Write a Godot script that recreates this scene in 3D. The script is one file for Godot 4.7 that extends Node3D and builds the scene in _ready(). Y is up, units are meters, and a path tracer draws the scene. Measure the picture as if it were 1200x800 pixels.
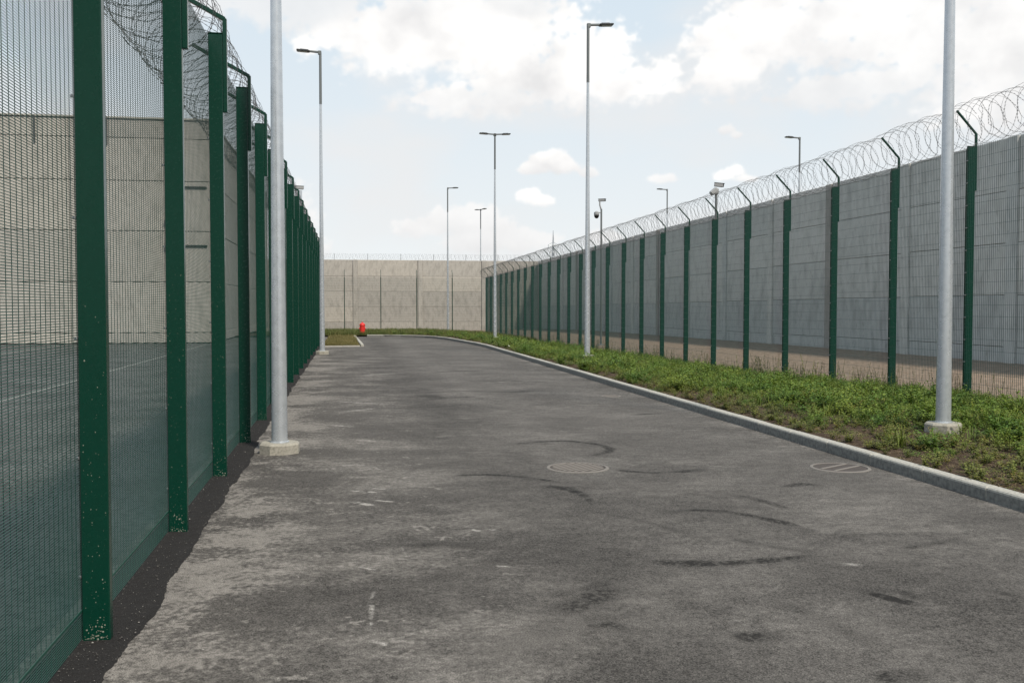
extends Node3D

# World: x to the right of the road, y up, z = -D where D is the distance along the road from the photographer.
const EYE := 1.76
const FOCAL := 1150.0          # in pixels of the 1200 x 800 photograph
const SPAN := 2.5              # fence bay
const FENCE_X := 10.97         # fence beside the verge, road-side face of its posts
const LEFT_X := -1.24          # fence beside the road, road-side face of its posts
const WALL_X := 17.27
const FAR_D := 78.6
const END_D := 56.0            # where the road ends
const KERB_X := 5.69

var cam: Camera3D
var rng := RandomNumberGenerator.new()
var M := {}

# ------------------------------------------------------------------ geometry collector
class Geo:
	var v := PackedVector3Array()
	var n := PackedVector3Array()
	var uv := PackedVector2Array()
	var c := PackedColorArray()
	var idx := PackedInt32Array()
	var tint := Color(1, 1, 1)
	var coloured := false

	func vert(p: Vector3, nn: Vector3, t := Vector2.ZERO) -> int:
		v.append(p); n.append(nn); uv.append(t); c.append(tint)
		return v.size() - 1

	func tri_i(a: int, b: int, d: int) -> void:
		var nn := n[a] + n[b] + n[d]
		if (v[b] - v[a]).cross(v[d] - v[a]).dot(nn) > 0.0:
			idx.append(a); idx.append(d); idx.append(b)
		else:
			idx.append(a); idx.append(b); idx.append(d)

	func tri(a: Vector3, b: Vector3, d: Vector3, nn := Vector3.ZERO) -> void:
		if nn == Vector3.ZERO:
			nn = (b - a).cross(d - a).normalized()
		var i := vert(a, nn); vert(b, nn); vert(d, nn)
		tri_i(i, i + 1, i + 2)

	func quad(a: Vector3, b: Vector3, d: Vector3, e: Vector3, nn: Vector3) -> void:
		var i := vert(a, nn, Vector2(0, 0)); vert(b, nn, Vector2(1, 0)); vert(d, nn, Vector2(1, 1)); vert(e, nn, Vector2(0, 1))
		tri_i(i, i + 1, i + 2); tri_i(i, i + 2, i + 3)

	# box with chamfered edges (ch = 0: plain)
	func box(at: Vector3, size: Vector3, ch := 0.0, b := Basis.IDENTITY) -> void:
		var h := size * 0.5
		for ax in 3:
			for s in [-1.0, 1.0]:
				var a2 := (ax + 1) % 3
				var a3 := (ax + 2) % 3
				var nn := Vector3.ZERO
				nn[ax] = s
				var q: Array[Vector3] = []
				for k in [[-1.0, -1.0], [1.0, -1.0], [1.0, 1.0], [-1.0, 1.0]]:
					var p := Vector3.ZERO
					p[ax] = s * h[ax]
					p[a2] = k[0] * (h[a2] - ch)
					p[a3] = k[1] * (h[a3] - ch)
					q.append(at + b * p)
				quad(q[0], q[1], q[2], q[3], b * nn)
		if ch <= 0.0:
			return
		for ax in 3:
			var a2 := (ax + 1) % 3
			var a3 := (ax + 2) % 3
			for s2 in [-1.0, 1.0]:
				for s3 in [-1.0, 1.0]:
					var q: Array[Vector3] = []
					for k in [[-1.0, 0], [1.0, 0], [1.0, 1], [-1.0, 1]]:
						var p := Vector3.ZERO
						p[ax] = k[0] * (h[ax] - ch)
						p[a2] = s2 * (h[a2] - (ch if k[1] == 1 else 0.0))
						p[a3] = s3 * (h[a3] - (0.0 if k[1] == 1 else ch))
						q.append(at + b * p)
					var nn := Vector3.ZERO
					nn[a2] = s2
					nn[a3] = s3
					quad(q[0], q[1], q[2], q[3], b * nn.normalized())
		for sx in [-1.0, 1.0]:
			for sy in [-1.0, 1.0]:
				for sz in [-1.0, 1.0]:
					var s := Vector3(sx, sy, sz)
					var p0 := Vector3(sx * h.x, sy * (h.y - ch), sz * (h.z - ch))
					var p1 := Vector3(sx * (h.x - ch), sy * h.y, sz * (h.z - ch))
					var p2 := Vector3(sx * (h.x - ch), sy * (h.y - ch), sz * h.z)
					tri(at + b * p0, at + b * p1, at + b * p2, b * s.normalized())

	func wire(a: Vector3, e: Vector3, r: float, sides := 6) -> void:
		tube(PackedVector3Array([a, e]), PackedFloat32Array([r, r]), sides, false)

	func tube(pts: PackedVector3Array, rad: PackedFloat32Array, sides := 8, caps := true) -> void:
		var base := v.size()
		var m := pts.size()
		for i in m:
			var dir := (pts[mini(i + 1, m - 1)] - pts[maxi(i - 1, 0)]).normalized()
			var up := Vector3.UP if absf(dir.y) < 0.9 else Vector3.RIGHT
			var sx := dir.cross(up).normalized()
			var sy := sx.cross(dir).normalized()
			for k in sides:
				var a := TAU * k / sides
				var nn := sx * cos(a) + sy * sin(a)
				vert(pts[i] + nn * rad[i], nn, Vector2(float(k) / sides, float(i) / m))
		for i in m - 1:
			for k in sides:
				var p := base + i * sides + k
				var q := base + i * sides + (k + 1) % sides
				tri_i(p, q, q + sides)
				tri_i(p, q + sides, p + sides)
		if caps:
			for e in [0, m - 1]:
				var dir: Vector3 = (pts[0] - pts[1]).normalized() if e == 0 else (pts[m - 1] - pts[m - 2]).normalized()
				var mid := vert(pts[e], dir)
				var first := v.size()
				for k in sides:
					vert(v[base + e * sides + k], dir)
				for k in sides:
					tri_i(mid, first + k, first + (k + 1) % sides)

	# profile: Vector2(radius, height) from bottom to top, flat shaded along the profile
	func lathe(at: Vector3, prof: Array, sides := 20, flat := false) -> void:
		for i in prof.size() - 1:
			var p: Vector2 = prof[i]
			var q: Vector2 = prof[i + 1]
			var slope := Vector2(q.y - p.y, p.x - q.x).normalized()
			for k in sides:
				var a0 := TAU * (k + (0.5 if flat else 0.0)) / sides
				var a1 := TAU * (k + 1 + (0.5 if flat else 0.0)) / sides
				var d0 := Vector3(cos(a0), 0, sin(a0))
				var d1 := Vector3(cos(a1), 0, sin(a1))
				var n0 := d0 * slope.x + Vector3.UP * slope.y
				var n1 := d1 * slope.x + Vector3.UP * slope.y
				if flat:
					n0 = (n0 + n1).normalized(); n1 = n0
				var i0 := vert(at + d0 * p.x + Vector3.UP * p.y, n0)
				vert(at + d1 * p.x + Vector3.UP * p.y, n1)
				vert(at + d1 * q.x + Vector3.UP * q.y, n1)
				vert(at + d0 * q.x + Vector3.UP * q.y, n0)
				if p.x > 1e-5:
					tri_i(i0, i0 + 1, i0 + 2)
				if q.x > 1e-5:
					tri_i(i0, i0 + 2, i0 + 3)

	func mesh() -> ArrayMesh:
		var arr := []
		arr.resize(Mesh.ARRAY_MAX)
		arr[Mesh.ARRAY_VERTEX] = v
		arr[Mesh.ARRAY_NORMAL] = n
		arr[Mesh.ARRAY_TEX_UV] = uv
		if coloured:
			arr[Mesh.ARRAY_COLOR] = c
		arr[Mesh.ARRAY_INDEX] = idx
		var m := ArrayMesh.new()
		m.add_surface_from_arrays(Mesh.PRIMITIVE_TRIANGLES, arr)
		return m

# ------------------------------------------------------------------ nodes
func put(called: String, mesh: Mesh, mat: Material, parent: Node = self, at := Vector3.ZERO, b := Basis.IDENTITY) -> MeshInstance3D:
	var o := MeshInstance3D.new()
	o.name = called
	o.mesh = mesh
	o.material_override = mat
	parent.add_child(o, true)
	o.transform = Transform3D(b, at)
	return o

func thing(called: String, label: String, category: String, at := Vector3.ZERO, group := "") -> Node3D:
	var o := Node3D.new()
	o.name = called
	add_child(o, true)
	o.position = at
	tag(o, label, category, group)
	return o

func tag(o: Node, label: String, category: String, group := "") -> void:
	o.set_meta("label", label)
	o.set_meta("category", category)
	if group != "":
		o.set_meta("group", group)

func structure(o: Node, label: String, category: String) -> void:
	o.set_meta("kind", "structure")
	tag(o, label, category)

func W(x: float, d: float, y := 0.0) -> Vector3:
	return Vector3(x, y, -d)

# ------------------------------------------------------------------ lie of the land
func table(t: Array, d: float) -> float:
	if d <= t[0][0]:
		return t[0][1]
	for i in t.size() - 1:
		if d <= t[i + 1][0]:
			return lerpf(t[i][1], t[i + 1][1], (d - t[i][0]) / (t[i + 1][0] - t[i][0]))
	return t[-1][1]

func road_y(d: float) -> float:
	return table([[0, 0.0], [END_D, 0.0], [FAR_D, -0.34], [120, -0.36]], d)

func fence_y(d: float) -> float:
	return table([[5, 0.18], [13.6, 0.14], [16.1, 0.10], [18.6, 0.04], [21, -0.03], [26, -0.09], [33.6, -0.16], [43, -0.23], [53, -0.30], [78.6, -0.48], [120, -0.50]], d)

func wall_y(d: float) -> float:
	return table([[0, 0.26], [30, 0.26], [70, 0.0], [89, -0.38], [130, -0.4]], d)

func kerb_x(d: float) -> float:
	return table([[0, KERB_X], [41.0, KERB_X], [43.5, 5.58], [50.5, 5.0], [53.5, 4.35], [55.2, 3.1], [END_D, 1.6]], d)

func ground_y(x: float, d: float) -> float:
	var near := road_y(d) + 0.105
	var t := clampf((x - KERB_X) / (FENCE_X - KERB_X), 0.0, 1.0)
	if x > FENCE_X:
		return lerpf(fence_y(d), wall_y(d), clampf((x - FENCE_X) / (WALL_X - FENCE_X), 0, 1))
	if d > END_D:
		return lerpf(near, lerpf(near, fence_y(d), t), 1.0) - 0.02
	return lerpf(near, fence_y(d), t * t * (3 - 2 * t))

# a pixel of the photograph as a direction, and the point where it meets level y
func ray(px: float, py: float) -> Vector3:
	return (cam.transform.basis * Vector3((px - 600.0) / FOCAL, -(py - 400.0) / FOCAL, -1.0)).normalized()

func on_ground(px: float, py: float, y := 0.0) -> Vector2:
	var r := ray(px, py)
	var t := (y - EYE) / r.y
	return Vector2(r.x * t, -r.z * t)

# ------------------------------------------------------------------ materials
func lin(r: float, g: float, b: float) -> Color:
	return Color(r, g, b).linear_to_srgb()

func noise(seed_: int, freq: float, oct := 4, kind := FastNoiseLite.TYPE_SIMPLEX_SMOOTH) -> FastNoiseLite:
	var f := FastNoiseLite.new()
	f.seed = seed_
	f.frequency = freq
	f.noise_type = kind
	f.fractal_octaves = oct
	f.fractal_type = FastNoiseLite.FRACTAL_FBM
	return f

func ramp_tex(seed_: int, freq: float, oct: int, stops: Array, size := 512, kind := FastNoiseLite.TYPE_SIMPLEX_SMOOTH) -> NoiseTexture2D:
	var t := NoiseTexture2D.new()
	t.width = size
	t.height = size
	t.seamless = true
	t.noise = noise(seed_, freq, oct, kind)
	var g := Gradient.new()
	var off := PackedFloat32Array()
	var col := PackedColorArray()
	for s in stops:
		off.append(s[0])
		col.append(s[1])
	g.offsets = off
	g.colors = col
	t.color_ramp = g
	return t

func bump_tex(seed_: int, freq: float, oct: int, strength: float, size := 512, kind := FastNoiseLite.TYPE_SIMPLEX_SMOOTH) -> NoiseTexture2D:
	var t := NoiseTexture2D.new()
	t.width = size
	t.height = size
	t.seamless = true
	t.as_normal_map = true
	t.bump_strength = strength
	t.noise = noise(seed_, freq, oct, kind)
	return t

func std(col: Color, rough: float, metal := 0.0, spec := 0.5) -> StandardMaterial3D:
	var m := StandardMaterial3D.new()
	m.albedo_color = col
	m.roughness = rough
	m.metallic = metal
	m.metallic_specular = spec
	return m

func world_map(m: StandardMaterial3D, metres: float) -> void:
	m.uv1_triplanar = true
	m.uv1_world_triplanar = true
	m.uv1_scale = Vector3.ONE / metres

func make_materials() -> void:
	# concrete of the perimeter walls, four casts of slightly different tone
	var cast := ramp_tex(11, 0.006, 5, [[0.0, Color(0.86, 0.86, 0.86)], [0.35, Color(0.95, 0.95, 0.948)], [0.6, Color(1, 1, 1)], [1.0, Color(0.91, 0.905, 0.90)]], 1024)
	var pores := ramp_tex(12, 0.05, 3, [[0.0, Color(0.82, 0.82, 0.82)], [0.28, Color(0.975, 0.975, 0.975)], [1.0, Color(1, 1, 1)]], 512)
	var cn := bump_tex(13, 0.03, 4, 2.0)
	# 0 to 3: the end wall and the block; 4 to 7: cooler, paler tones used on the long wall
	for k in 8:
		var m := std([Color(0.655, 0.646, 0.63), Color(0.635, 0.626, 0.61), Color(0.675, 0.663, 0.642), Color(0.62, 0.612, 0.598), Color(0.785, 0.783, 0.775), Color(0.755, 0.757, 0.752), Color(0.735, 0.742, 0.743), Color(0.705, 0.714, 0.716)][k], 0.9)
		m.albedo_texture = cast
		world_map(m, 5.0)
		m.uv1_scale = Vector3(1.0 / (3.0 + 0.3 * k), 1.0 / (8.0 + 0.5 * k), 1.0 / (3.0 + 0.3 * k))     # rain draws the tones out downwards
		m.normal_enabled = true
		m.normal_texture = cn
		m.normal_scale = 0.35
		m.detail_enabled = true
		m.detail_albedo = pores
		m.detail_blend_mode = BaseMaterial3D.BLEND_MODE_MUL
		m.uv2_triplanar = true
		m.uv2_world_triplanar = true
		m.uv2_scale = Vector3.ONE / 0.9
		M["concrete%d" % k] = m
	var kb := std(Color(0.66, 0.655, 0.635), 0.92)
	kb.albedo_texture = ramp_tex(21, 0.03, 4, [[0.0, Color(0.70, 0.70, 0.69)], [0.45, Color(0.95, 0.95, 0.94)], [1.0, Color(1, 1, 1)]])
	world_map(kb, 0.7)
	kb.normal_enabled = true
	kb.normal_texture = bump_tex(22, 0.08, 3, 3.0)
	kb.normal_scale = 0.4
	M.kerb = kb
	var gr := std(Color(0.50, 0.505, 0.495), 0.95)  # road grime, with the shade of the kerb face painted into the dark tone
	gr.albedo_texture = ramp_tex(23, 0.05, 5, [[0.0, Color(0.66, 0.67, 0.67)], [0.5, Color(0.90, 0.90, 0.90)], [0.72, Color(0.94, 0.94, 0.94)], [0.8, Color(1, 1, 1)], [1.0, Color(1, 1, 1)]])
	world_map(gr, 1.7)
	M.grime_shade = gr
	var fb := kb.duplicate()
	fb.albedo_color = Color(0.615, 0.605, 0.575)
	M.footing = fb
	# moss green powder coat
	var gp := std(lin(0.0012, 0.033, 0.021), 0.30, 0.0, 0.42)
	gp.albedo_texture = ramp_tex(31, 0.02, 4, [[0.0, Color(0.95, 0.95, 0.95)], [1.0, Color(1, 1, 1)]])
	world_map(gp, 0.8)
	gp.roughness_texture = ramp_tex(32, 0.03, 4, [[0.0, Color(0.7, 0.7, 0.7)], [1.0, Color(1, 1, 1)]])
	M.green = gp
	M.green_wire = std(lin(0.012, 0.070, 0.052), 0.34)
	M.green_wire_far = std(lin(0.012, 0.052, 0.046), 0.40)
	M.splash = std(Color(0.47, 0.49, 0.45), 0.9)
	M.bolt = std(Color(0.55, 0.56, 0.57), 0.4, 0.8)
	# hot dip galvanised steel
	var gv := std(Color(0.75, 0.775, 0.80), 0.30, 0.5)
	gv.albedo_texture = ramp_tex(41, 0.02, 3, [[0.0, Color(0.90, 0.905, 0.91)], [0.5, Color(0.97, 0.97, 0.975)], [1.0, Color(1, 1, 1)]], 512, FastNoiseLite.TYPE_CELLULAR)
	world_map(gv, 1.1)
	gv.roughness_texture = ramp_tex(42, 0.012, 4, [[0.0, Color(0.75, 0.75, 0.75)], [1.0, Color(1, 1, 1)]])
	M.galvanised = gv
	M.razor = std(Color(0.34, 0.345, 0.35), 0.45, 0.55)
	M.grey_tube = std(Color(0.40, 0.42, 0.43), 0.5, 0.3)
	M.lamp_head = std(Color(0.24, 0.25, 0.26), 0.5, 0.2)
	M.lamp_glass = std(Color(0.62, 0.64, 0.62), 0.25)
	M.camera_shell = std(Color(0.56, 0.57, 0.58), 0.4)
	M.black = std(Color(0.06, 0.06, 0.065), 0.35)
	M.red = std(lin(0.55, 0.022, 0.018), 0.38)
	M.iron = std(Color(0.34, 0.315, 0.305), 0.8, 0.2)
	M.cover_rim = std(Color(0.44, 0.425, 0.41), 0.9)
	M.iron.albedo_texture = ramp_tex(51, 0.05, 3, [[0.0, Color(0.7, 0.68, 0.66)], [1.0, Color(1, 1, 1)]])
	world_map(M.iron, 0.4)
	M.paint = std(Color(0.52, 0.53, 0.52), 0.85)
	M.joint = std(Color(0.38, 0.37, 0.36), 0.95)
	M.litter = std(Color(0.85, 0.85, 0.84), 0.7)

func asphalt_tile(col: Color, seed_: int) -> StandardMaterial3D:
	var m := std(col, 0.93, 0.0, 0.35)
	return m

# ------------------------------------------------------------------ sky
const SKY_W := 4096
const SKY_H := 2048
var blobs: Array = []          # [azimuth, elevation, half width, half height, whiteness] in radians

func sky_blob(px: float, py: float, rx: float, ry: float, white: float) -> void:
	var r := ray(px, py)
	blobs.append([atan2(r.x, -r.z), asin(r.y), rx / FOCAL, ry / FOCAL, white])

func sky_patch(w_full: int, x0: int, y0: int, w: int, h: int) -> Image:
	var im := Image.create(w, h, false, Image.FORMAT_RGBF)
	var field := PackedFloat32Array()
	var low := PackedFloat32Array()
	var white := PackedFloat32Array()
	field.resize(w * h); low.resize(w * h); white.resize(w * h)
	var step := TAU / w_full
	var n1 := noise(71, 9.0, 5)
	var n2 := noise(72, 9.0, 5)
	var n3 := noise(73, 3.2, 5)
	var n5 := noise(75, 70.0, 4)
	var n4 := noise(74, 24.0, 5)
	n4.fractal_gain = 0.6
	for b in blobs:
		var az: float = b[0]
		var el: float = b[1]
		var kx: float = b[2] * 1.9
		var ky: float = b[3] * 1.9
		var cx := int(floor(az / TAU * w_full)) - x0
		var cy := int((0.5 - el / PI) * w_full * 0.5) - y0
		var hx := int(kx / cos(el) / step) + 2
		var hy := int(ky / step) + 2
		for shift in [0, -w_full, w_full]:
			for y in range(maxi(0, cy - hy), mini(h, cy + hy + 1)):
				var e := PI * (0.5 - (y + y0 + 0.5) / (w_full * 0.5))
				for x in range(maxi(0, cx + shift - hx), mini(w, cx + shift + hx + 1)):
					var a: float = ((x - cx - shift) * step) * cos(e)
					var dx: float = a / float(b[2])
					var dy := (e - el) / float(b[3])
					if dy < 0.0:
						dy *= 1.5         # flatter bases
					var f: float = 1.0 - dx * dx - dy * dy
					var i := y * w + x
					var k := exp(3.5 * f)
					field[i] += k
					low[i] += k * dy
					white[i] += k * float(b[4])
	for y in h:
		var e := PI * (0.5 - (y + y0 + 0.5) / (w_full * 0.5))
		var up := clampf(e / (PI / 2), 0.0, 1.0)
		var t := 1.0 - pow(1.0 - up, 3.0)
		var base := Color(0.81, 0.83, 0.825).lerp(Color(0.40, 0.58, 0.76), t)
		for x in w:
			var a := TAU * (x + x0 + 0.5) / w_full
			var d := Vector3(sin(a) * cos(e), sin(e), -cos(a) * cos(e))
			var col := base
			if e > -0.02:
				var q := d * 1.0
				var veil := n3.get_noise_3d(q.x, q.y * 2.2, q.z)
				col = col.lerp(Color(0.765, 0.76, 0.758), clampf((veil + 0.10) * 1.25, 0.0, 0.62))
				var i := y * w + x
				if field[i] > 0.0001:
					low[i] /= field[i]
					white[i] /= field[i]
					field[i] = log(field[i]) / 3.5
					var wob := n1.get_noise_3d(q.x, q.y * 1.4, q.z)
					var f := field[i] * 0.9 + wob * 0.9 + n4.get_noise_3d(q.x, q.y * 1.2, q.z) * 0.85 + n5.get_noise_3d(q.x, q.y * 1.2, q.z) * 0.55
					var cover := smoothstep(-0.12, 0.48 if low[i] > -0.2 else 0.95, f)
					var sh := n2.get_noise_3d(q.x, q.y * 1.3 + 0.07, q.z)
					var puff := clampf(0.66 + low[i] * 0.40 + sh * 0.9 + n4.get_noise_3d(q.x, q.y * 1.2 + 0.02, q.z) * 0.4, 0.0, 1.0) * white[i]
					var cc := Color(0.735, 0.73, 0.732).lerp(Color(1.0, 0.985, 0.965), puff)
					col = col.lerp(cc, cover * clampf(0.55 + white[i] * 0.5, 0.0, 1.0))
			else:
				col = Color(0.22, 0.21, 0.19)
			im.set_pixel(x, y, col)
	return im

func make_sky() -> ImageTexture:
	# the clouds in view: a towering bank over the road, a second above the right fence, scraps between them
	for b in [[480, 66, 110, 66, 1.0], [565, 48, 125, 74, 1.0], [645, 88, 110, 56, 1.0], [725, 105, 78, 38, 1.0], [430, 50, 66, 46, 0.95], [590, 120, 120, 30, 0.7], [520, 5, 80, 40, 0.7],
			[880, 40, 70, 50, 0.95], [960, 55, 110, 62, 0.85], [860, 90, 50, 32, 0.9], [1060, 60, 120, 80, 0.75], [1160, 60, 110, 90, 0.8], [1000, 110, 140, 28, 0.45], [1180, 130, 80, 40, 0.7],
			[310, 5, 130, 42, 0.35], [643, 190, 22, 14, 1.0], [664, 198, 22, 11, 0.95], [626, 199, 18, 8, 0.8], [618, 232, 16, 11, 0.95], [634, 237, 16, 9, 0.9], [690, 204, 12, 8, 0.6], [850, 208, 18, 10, 0.9], [862, 202, 14, 11, 0.95], [876, 210, 14, 6, 0.8], [852, 153, 10, 8, 0.7], [864, 159, 9, 5, 0.6], [776, 211, 22, 7, 0.6],
			[540, 262, 60, 24, 0.55], [480, 270, 30, 16, 0.6], [590, 285, 80, 20, 0.45], [350, 250, 26, 40, 0.55], [340, 290, 40, 20, 0.5], [705, 285, 30, 16, 0.45], [600, 10, 60, 26, 0.5]]:
		sky_blob(b[0], b[1], b[2], b[3], b[4])
	# and the same kind of sky all round
	var r := RandomNumberGenerator.new()
	r.seed = 404
	var yaw := deg_to_rad(9.48)
	for k in 95:
		var az := r.randf_range(-PI, PI)
		var el := asin(r.randf_range(0.03, 0.93))
		if absf(wrapf(az - yaw, -PI, PI)) < 0.62 and el < 0.45:
			continue
		var s := r.randf_range(0.045, 0.17)
		for j in r.randi_range(3, 6):
			blobs.append([wrapf(az + r.randf_range(-1.2, 1.2) * s / cos(el), -PI, PI), el + r.randf_range(-0.35, 0.35) * s, s * r.randf_range(0.4, 0.9), s * r.randf_range(0.25, 0.5), r.randf_range(0.5, 1.0)])
	var whole := sky_patch(1024, 0, 0, 1024, 512)
	whole.resize(SKY_W, SKY_H, Image.INTERPOLATE_BILINEAR)
	var cx := int(yaw / TAU * SKY_W)
	var part := sky_patch(SKY_W, cx - 420, 640, 840, 400)
	whole.blit_rect(part, Rect2i(420 - cx, 0, 420 + cx, 400), Vector2i(0, 640))
	whole.blit_rect(part, Rect2i(0, 0, 420 - cx, 400), Vector2i(SKY_W - 420 + cx, 640))
	return ImageTexture.create_from_image(whole)

# ------------------------------------------------------------------ ready
func _ready() -> void:
	rng.seed = 7
	cam = Camera3D.new()
	cam.name = "camera"
	add_child(cam)
	cam.position = Vector3(0, EYE, 0)
	cam.rotation_degrees = Vector3(-2.09, -9.48, 0)
	cam.fov = rad_to_deg(2.0 * atan(400.0 / FOCAL))
	cam.near = 0.05
	cam.far = 6000.0
	cam.current = true

	var env := Environment.new()
	env.background_mode = Environment.BG_SKY
	var sky := Sky.new()
	var pan := PanoramaSkyMaterial.new()
	pan.panorama = make_sky()
	sky.sky_material = pan
	env.sky = sky
	env.tonemap_mode = Environment.TONE_MAPPER_LINEAR
	env.tonemap_exposure = 1.12
	env.sdfgi_enabled = true
	env.ssao_enabled = true
	env.ssil_enabled = true
	var we := WorldEnvironment.new()
	we.name = "world_environment"
	we.environment = env
	add_child(we)

	var sun := DirectionalLight3D.new()
	sun.name = "sun"
	sun.light_color = Color(1.0, 0.95, 0.87)
	sun.light_energy = 1.25
	sun.light_angular_distance = 5.0       # a sun veiled by thin cloud
	sun.shadow_enabled = true
	add_child(sun)
	var az := deg_to_rad(26.0)
	var el := deg_to_rad(50.0)
	var to_sun := Vector3(sin(az) * cos(el), sin(el), cos(az) * cos(el))
	sun.look_at_from_position(Vector3.ZERO, -to_sun, Vector3.UP)

	make_materials()
	build_ground()
	build_kerbs()
	build_walls()
	build_cell_block()
	build_fences()
	build_lamps()
	build_small_things()
	build_plants()

# ------------------------------------------------------------------ ground
func sheet(called: String, xs: PackedFloat32Array, ds: PackedFloat32Array, height: Callable, mat: Material, uv = null) -> MeshInstance3D:
	var g := Geo.new()
	for d in ds:
		for x in xs:
			var y: float = height.call(x, d)
			var e := 0.15
			var nn := Vector3(-(height.call(x + e, d) - height.call(x - e, d)) / (2 * e), 1.0, (height.call(x, d + e) - height.call(x, d - e)) / (2 * e)).normalized()
			var t := Vector2(x, d)
			if uv != null:
				t = uv.call(x, d)
			g.vert(Vector3(x, y, -d), nn, t)
	var w := xs.size()
	for j in ds.size() - 1:
		for i in w - 1:
			var a := j * w + i
			g.tri_i(a, a + 1, a + w + 1)
			g.tri_i(a, a + w + 1, a + w)
	return put(called, g.mesh(), mat)

func steps(a: float, b: float, n: int) -> PackedFloat32Array:
	var out := PackedFloat32Array()
	for i in n + 1:
		out.append(lerpf(a, b, float(i) / n))
	return out

const TEX_X0 := -1.6
const TEX_X1 := 5.9
const NEAR_D0 := 2.6
const NEAR_D1 := 17.0
const FAR_D1 := 57.0

func stamp(buf: PackedFloat32Array, w: int, h: int, d0: float, d1: float, pts: Array, width: float, strength: float, rough: float, ns: FastNoiseLite) -> void:
	# rubber and oil left on the surface along a line of ground points
	var sx := w / (TEX_X1 - TEX_X0)
	var sd := h / (d1 - d0)
	for i in pts.size() - 1:
		var a: Vector2 = pts[i]
		var b: Vector2 = pts[i + 1]
		var length := a.distance_to(b)
		var m := maxi(1, int(length / 0.02))
		for k in m:
			var t := float(k) / m
			var p := a.lerp(b, t)
			var whole := (i + t) / (pts.size() - 1)
			var taper := clampf(minf(whole, 1.0 - whole) * 5.0, 0.15, 1.0)
			var s := strength * taper * (1.0 + rough * ns.get_noise_2d(p.x * 40.0 + 300, p.y * 40.0))
			var r := width * (0.75 + 0.5 * ns.get_noise_2d(p.x * 12.0, p.y * 12.0 + 90))
			var x0 := int((p.x - r - TEX_X0) * sx)
			var x1 := int((p.x + r - TEX_X0) * sx) + 1
			var y0 := int((p.y - r - d0) * sd)
			var y1 := int((p.y + r - d0) * sd) + 1
			for y in range(maxi(0, y0), mini(h, y1 + 1)):
				for x in range(maxi(0, x0), mini(w, x1 + 1)):
					var q := Vector2(TEX_X0 + (x + 0.5) / sx, d0 + (y + 0.5) / sd).distance_to(p) / r
					if q < 1.0:
						var j := y * w + x
						var f := s * (1.0 - q * q) * (0.8 + 0.7 * ns.get_noise_2d(x * 3.1, y * 3.1))
						if absf(f) > absf(buf[j]):
							buf[j] = f

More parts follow.
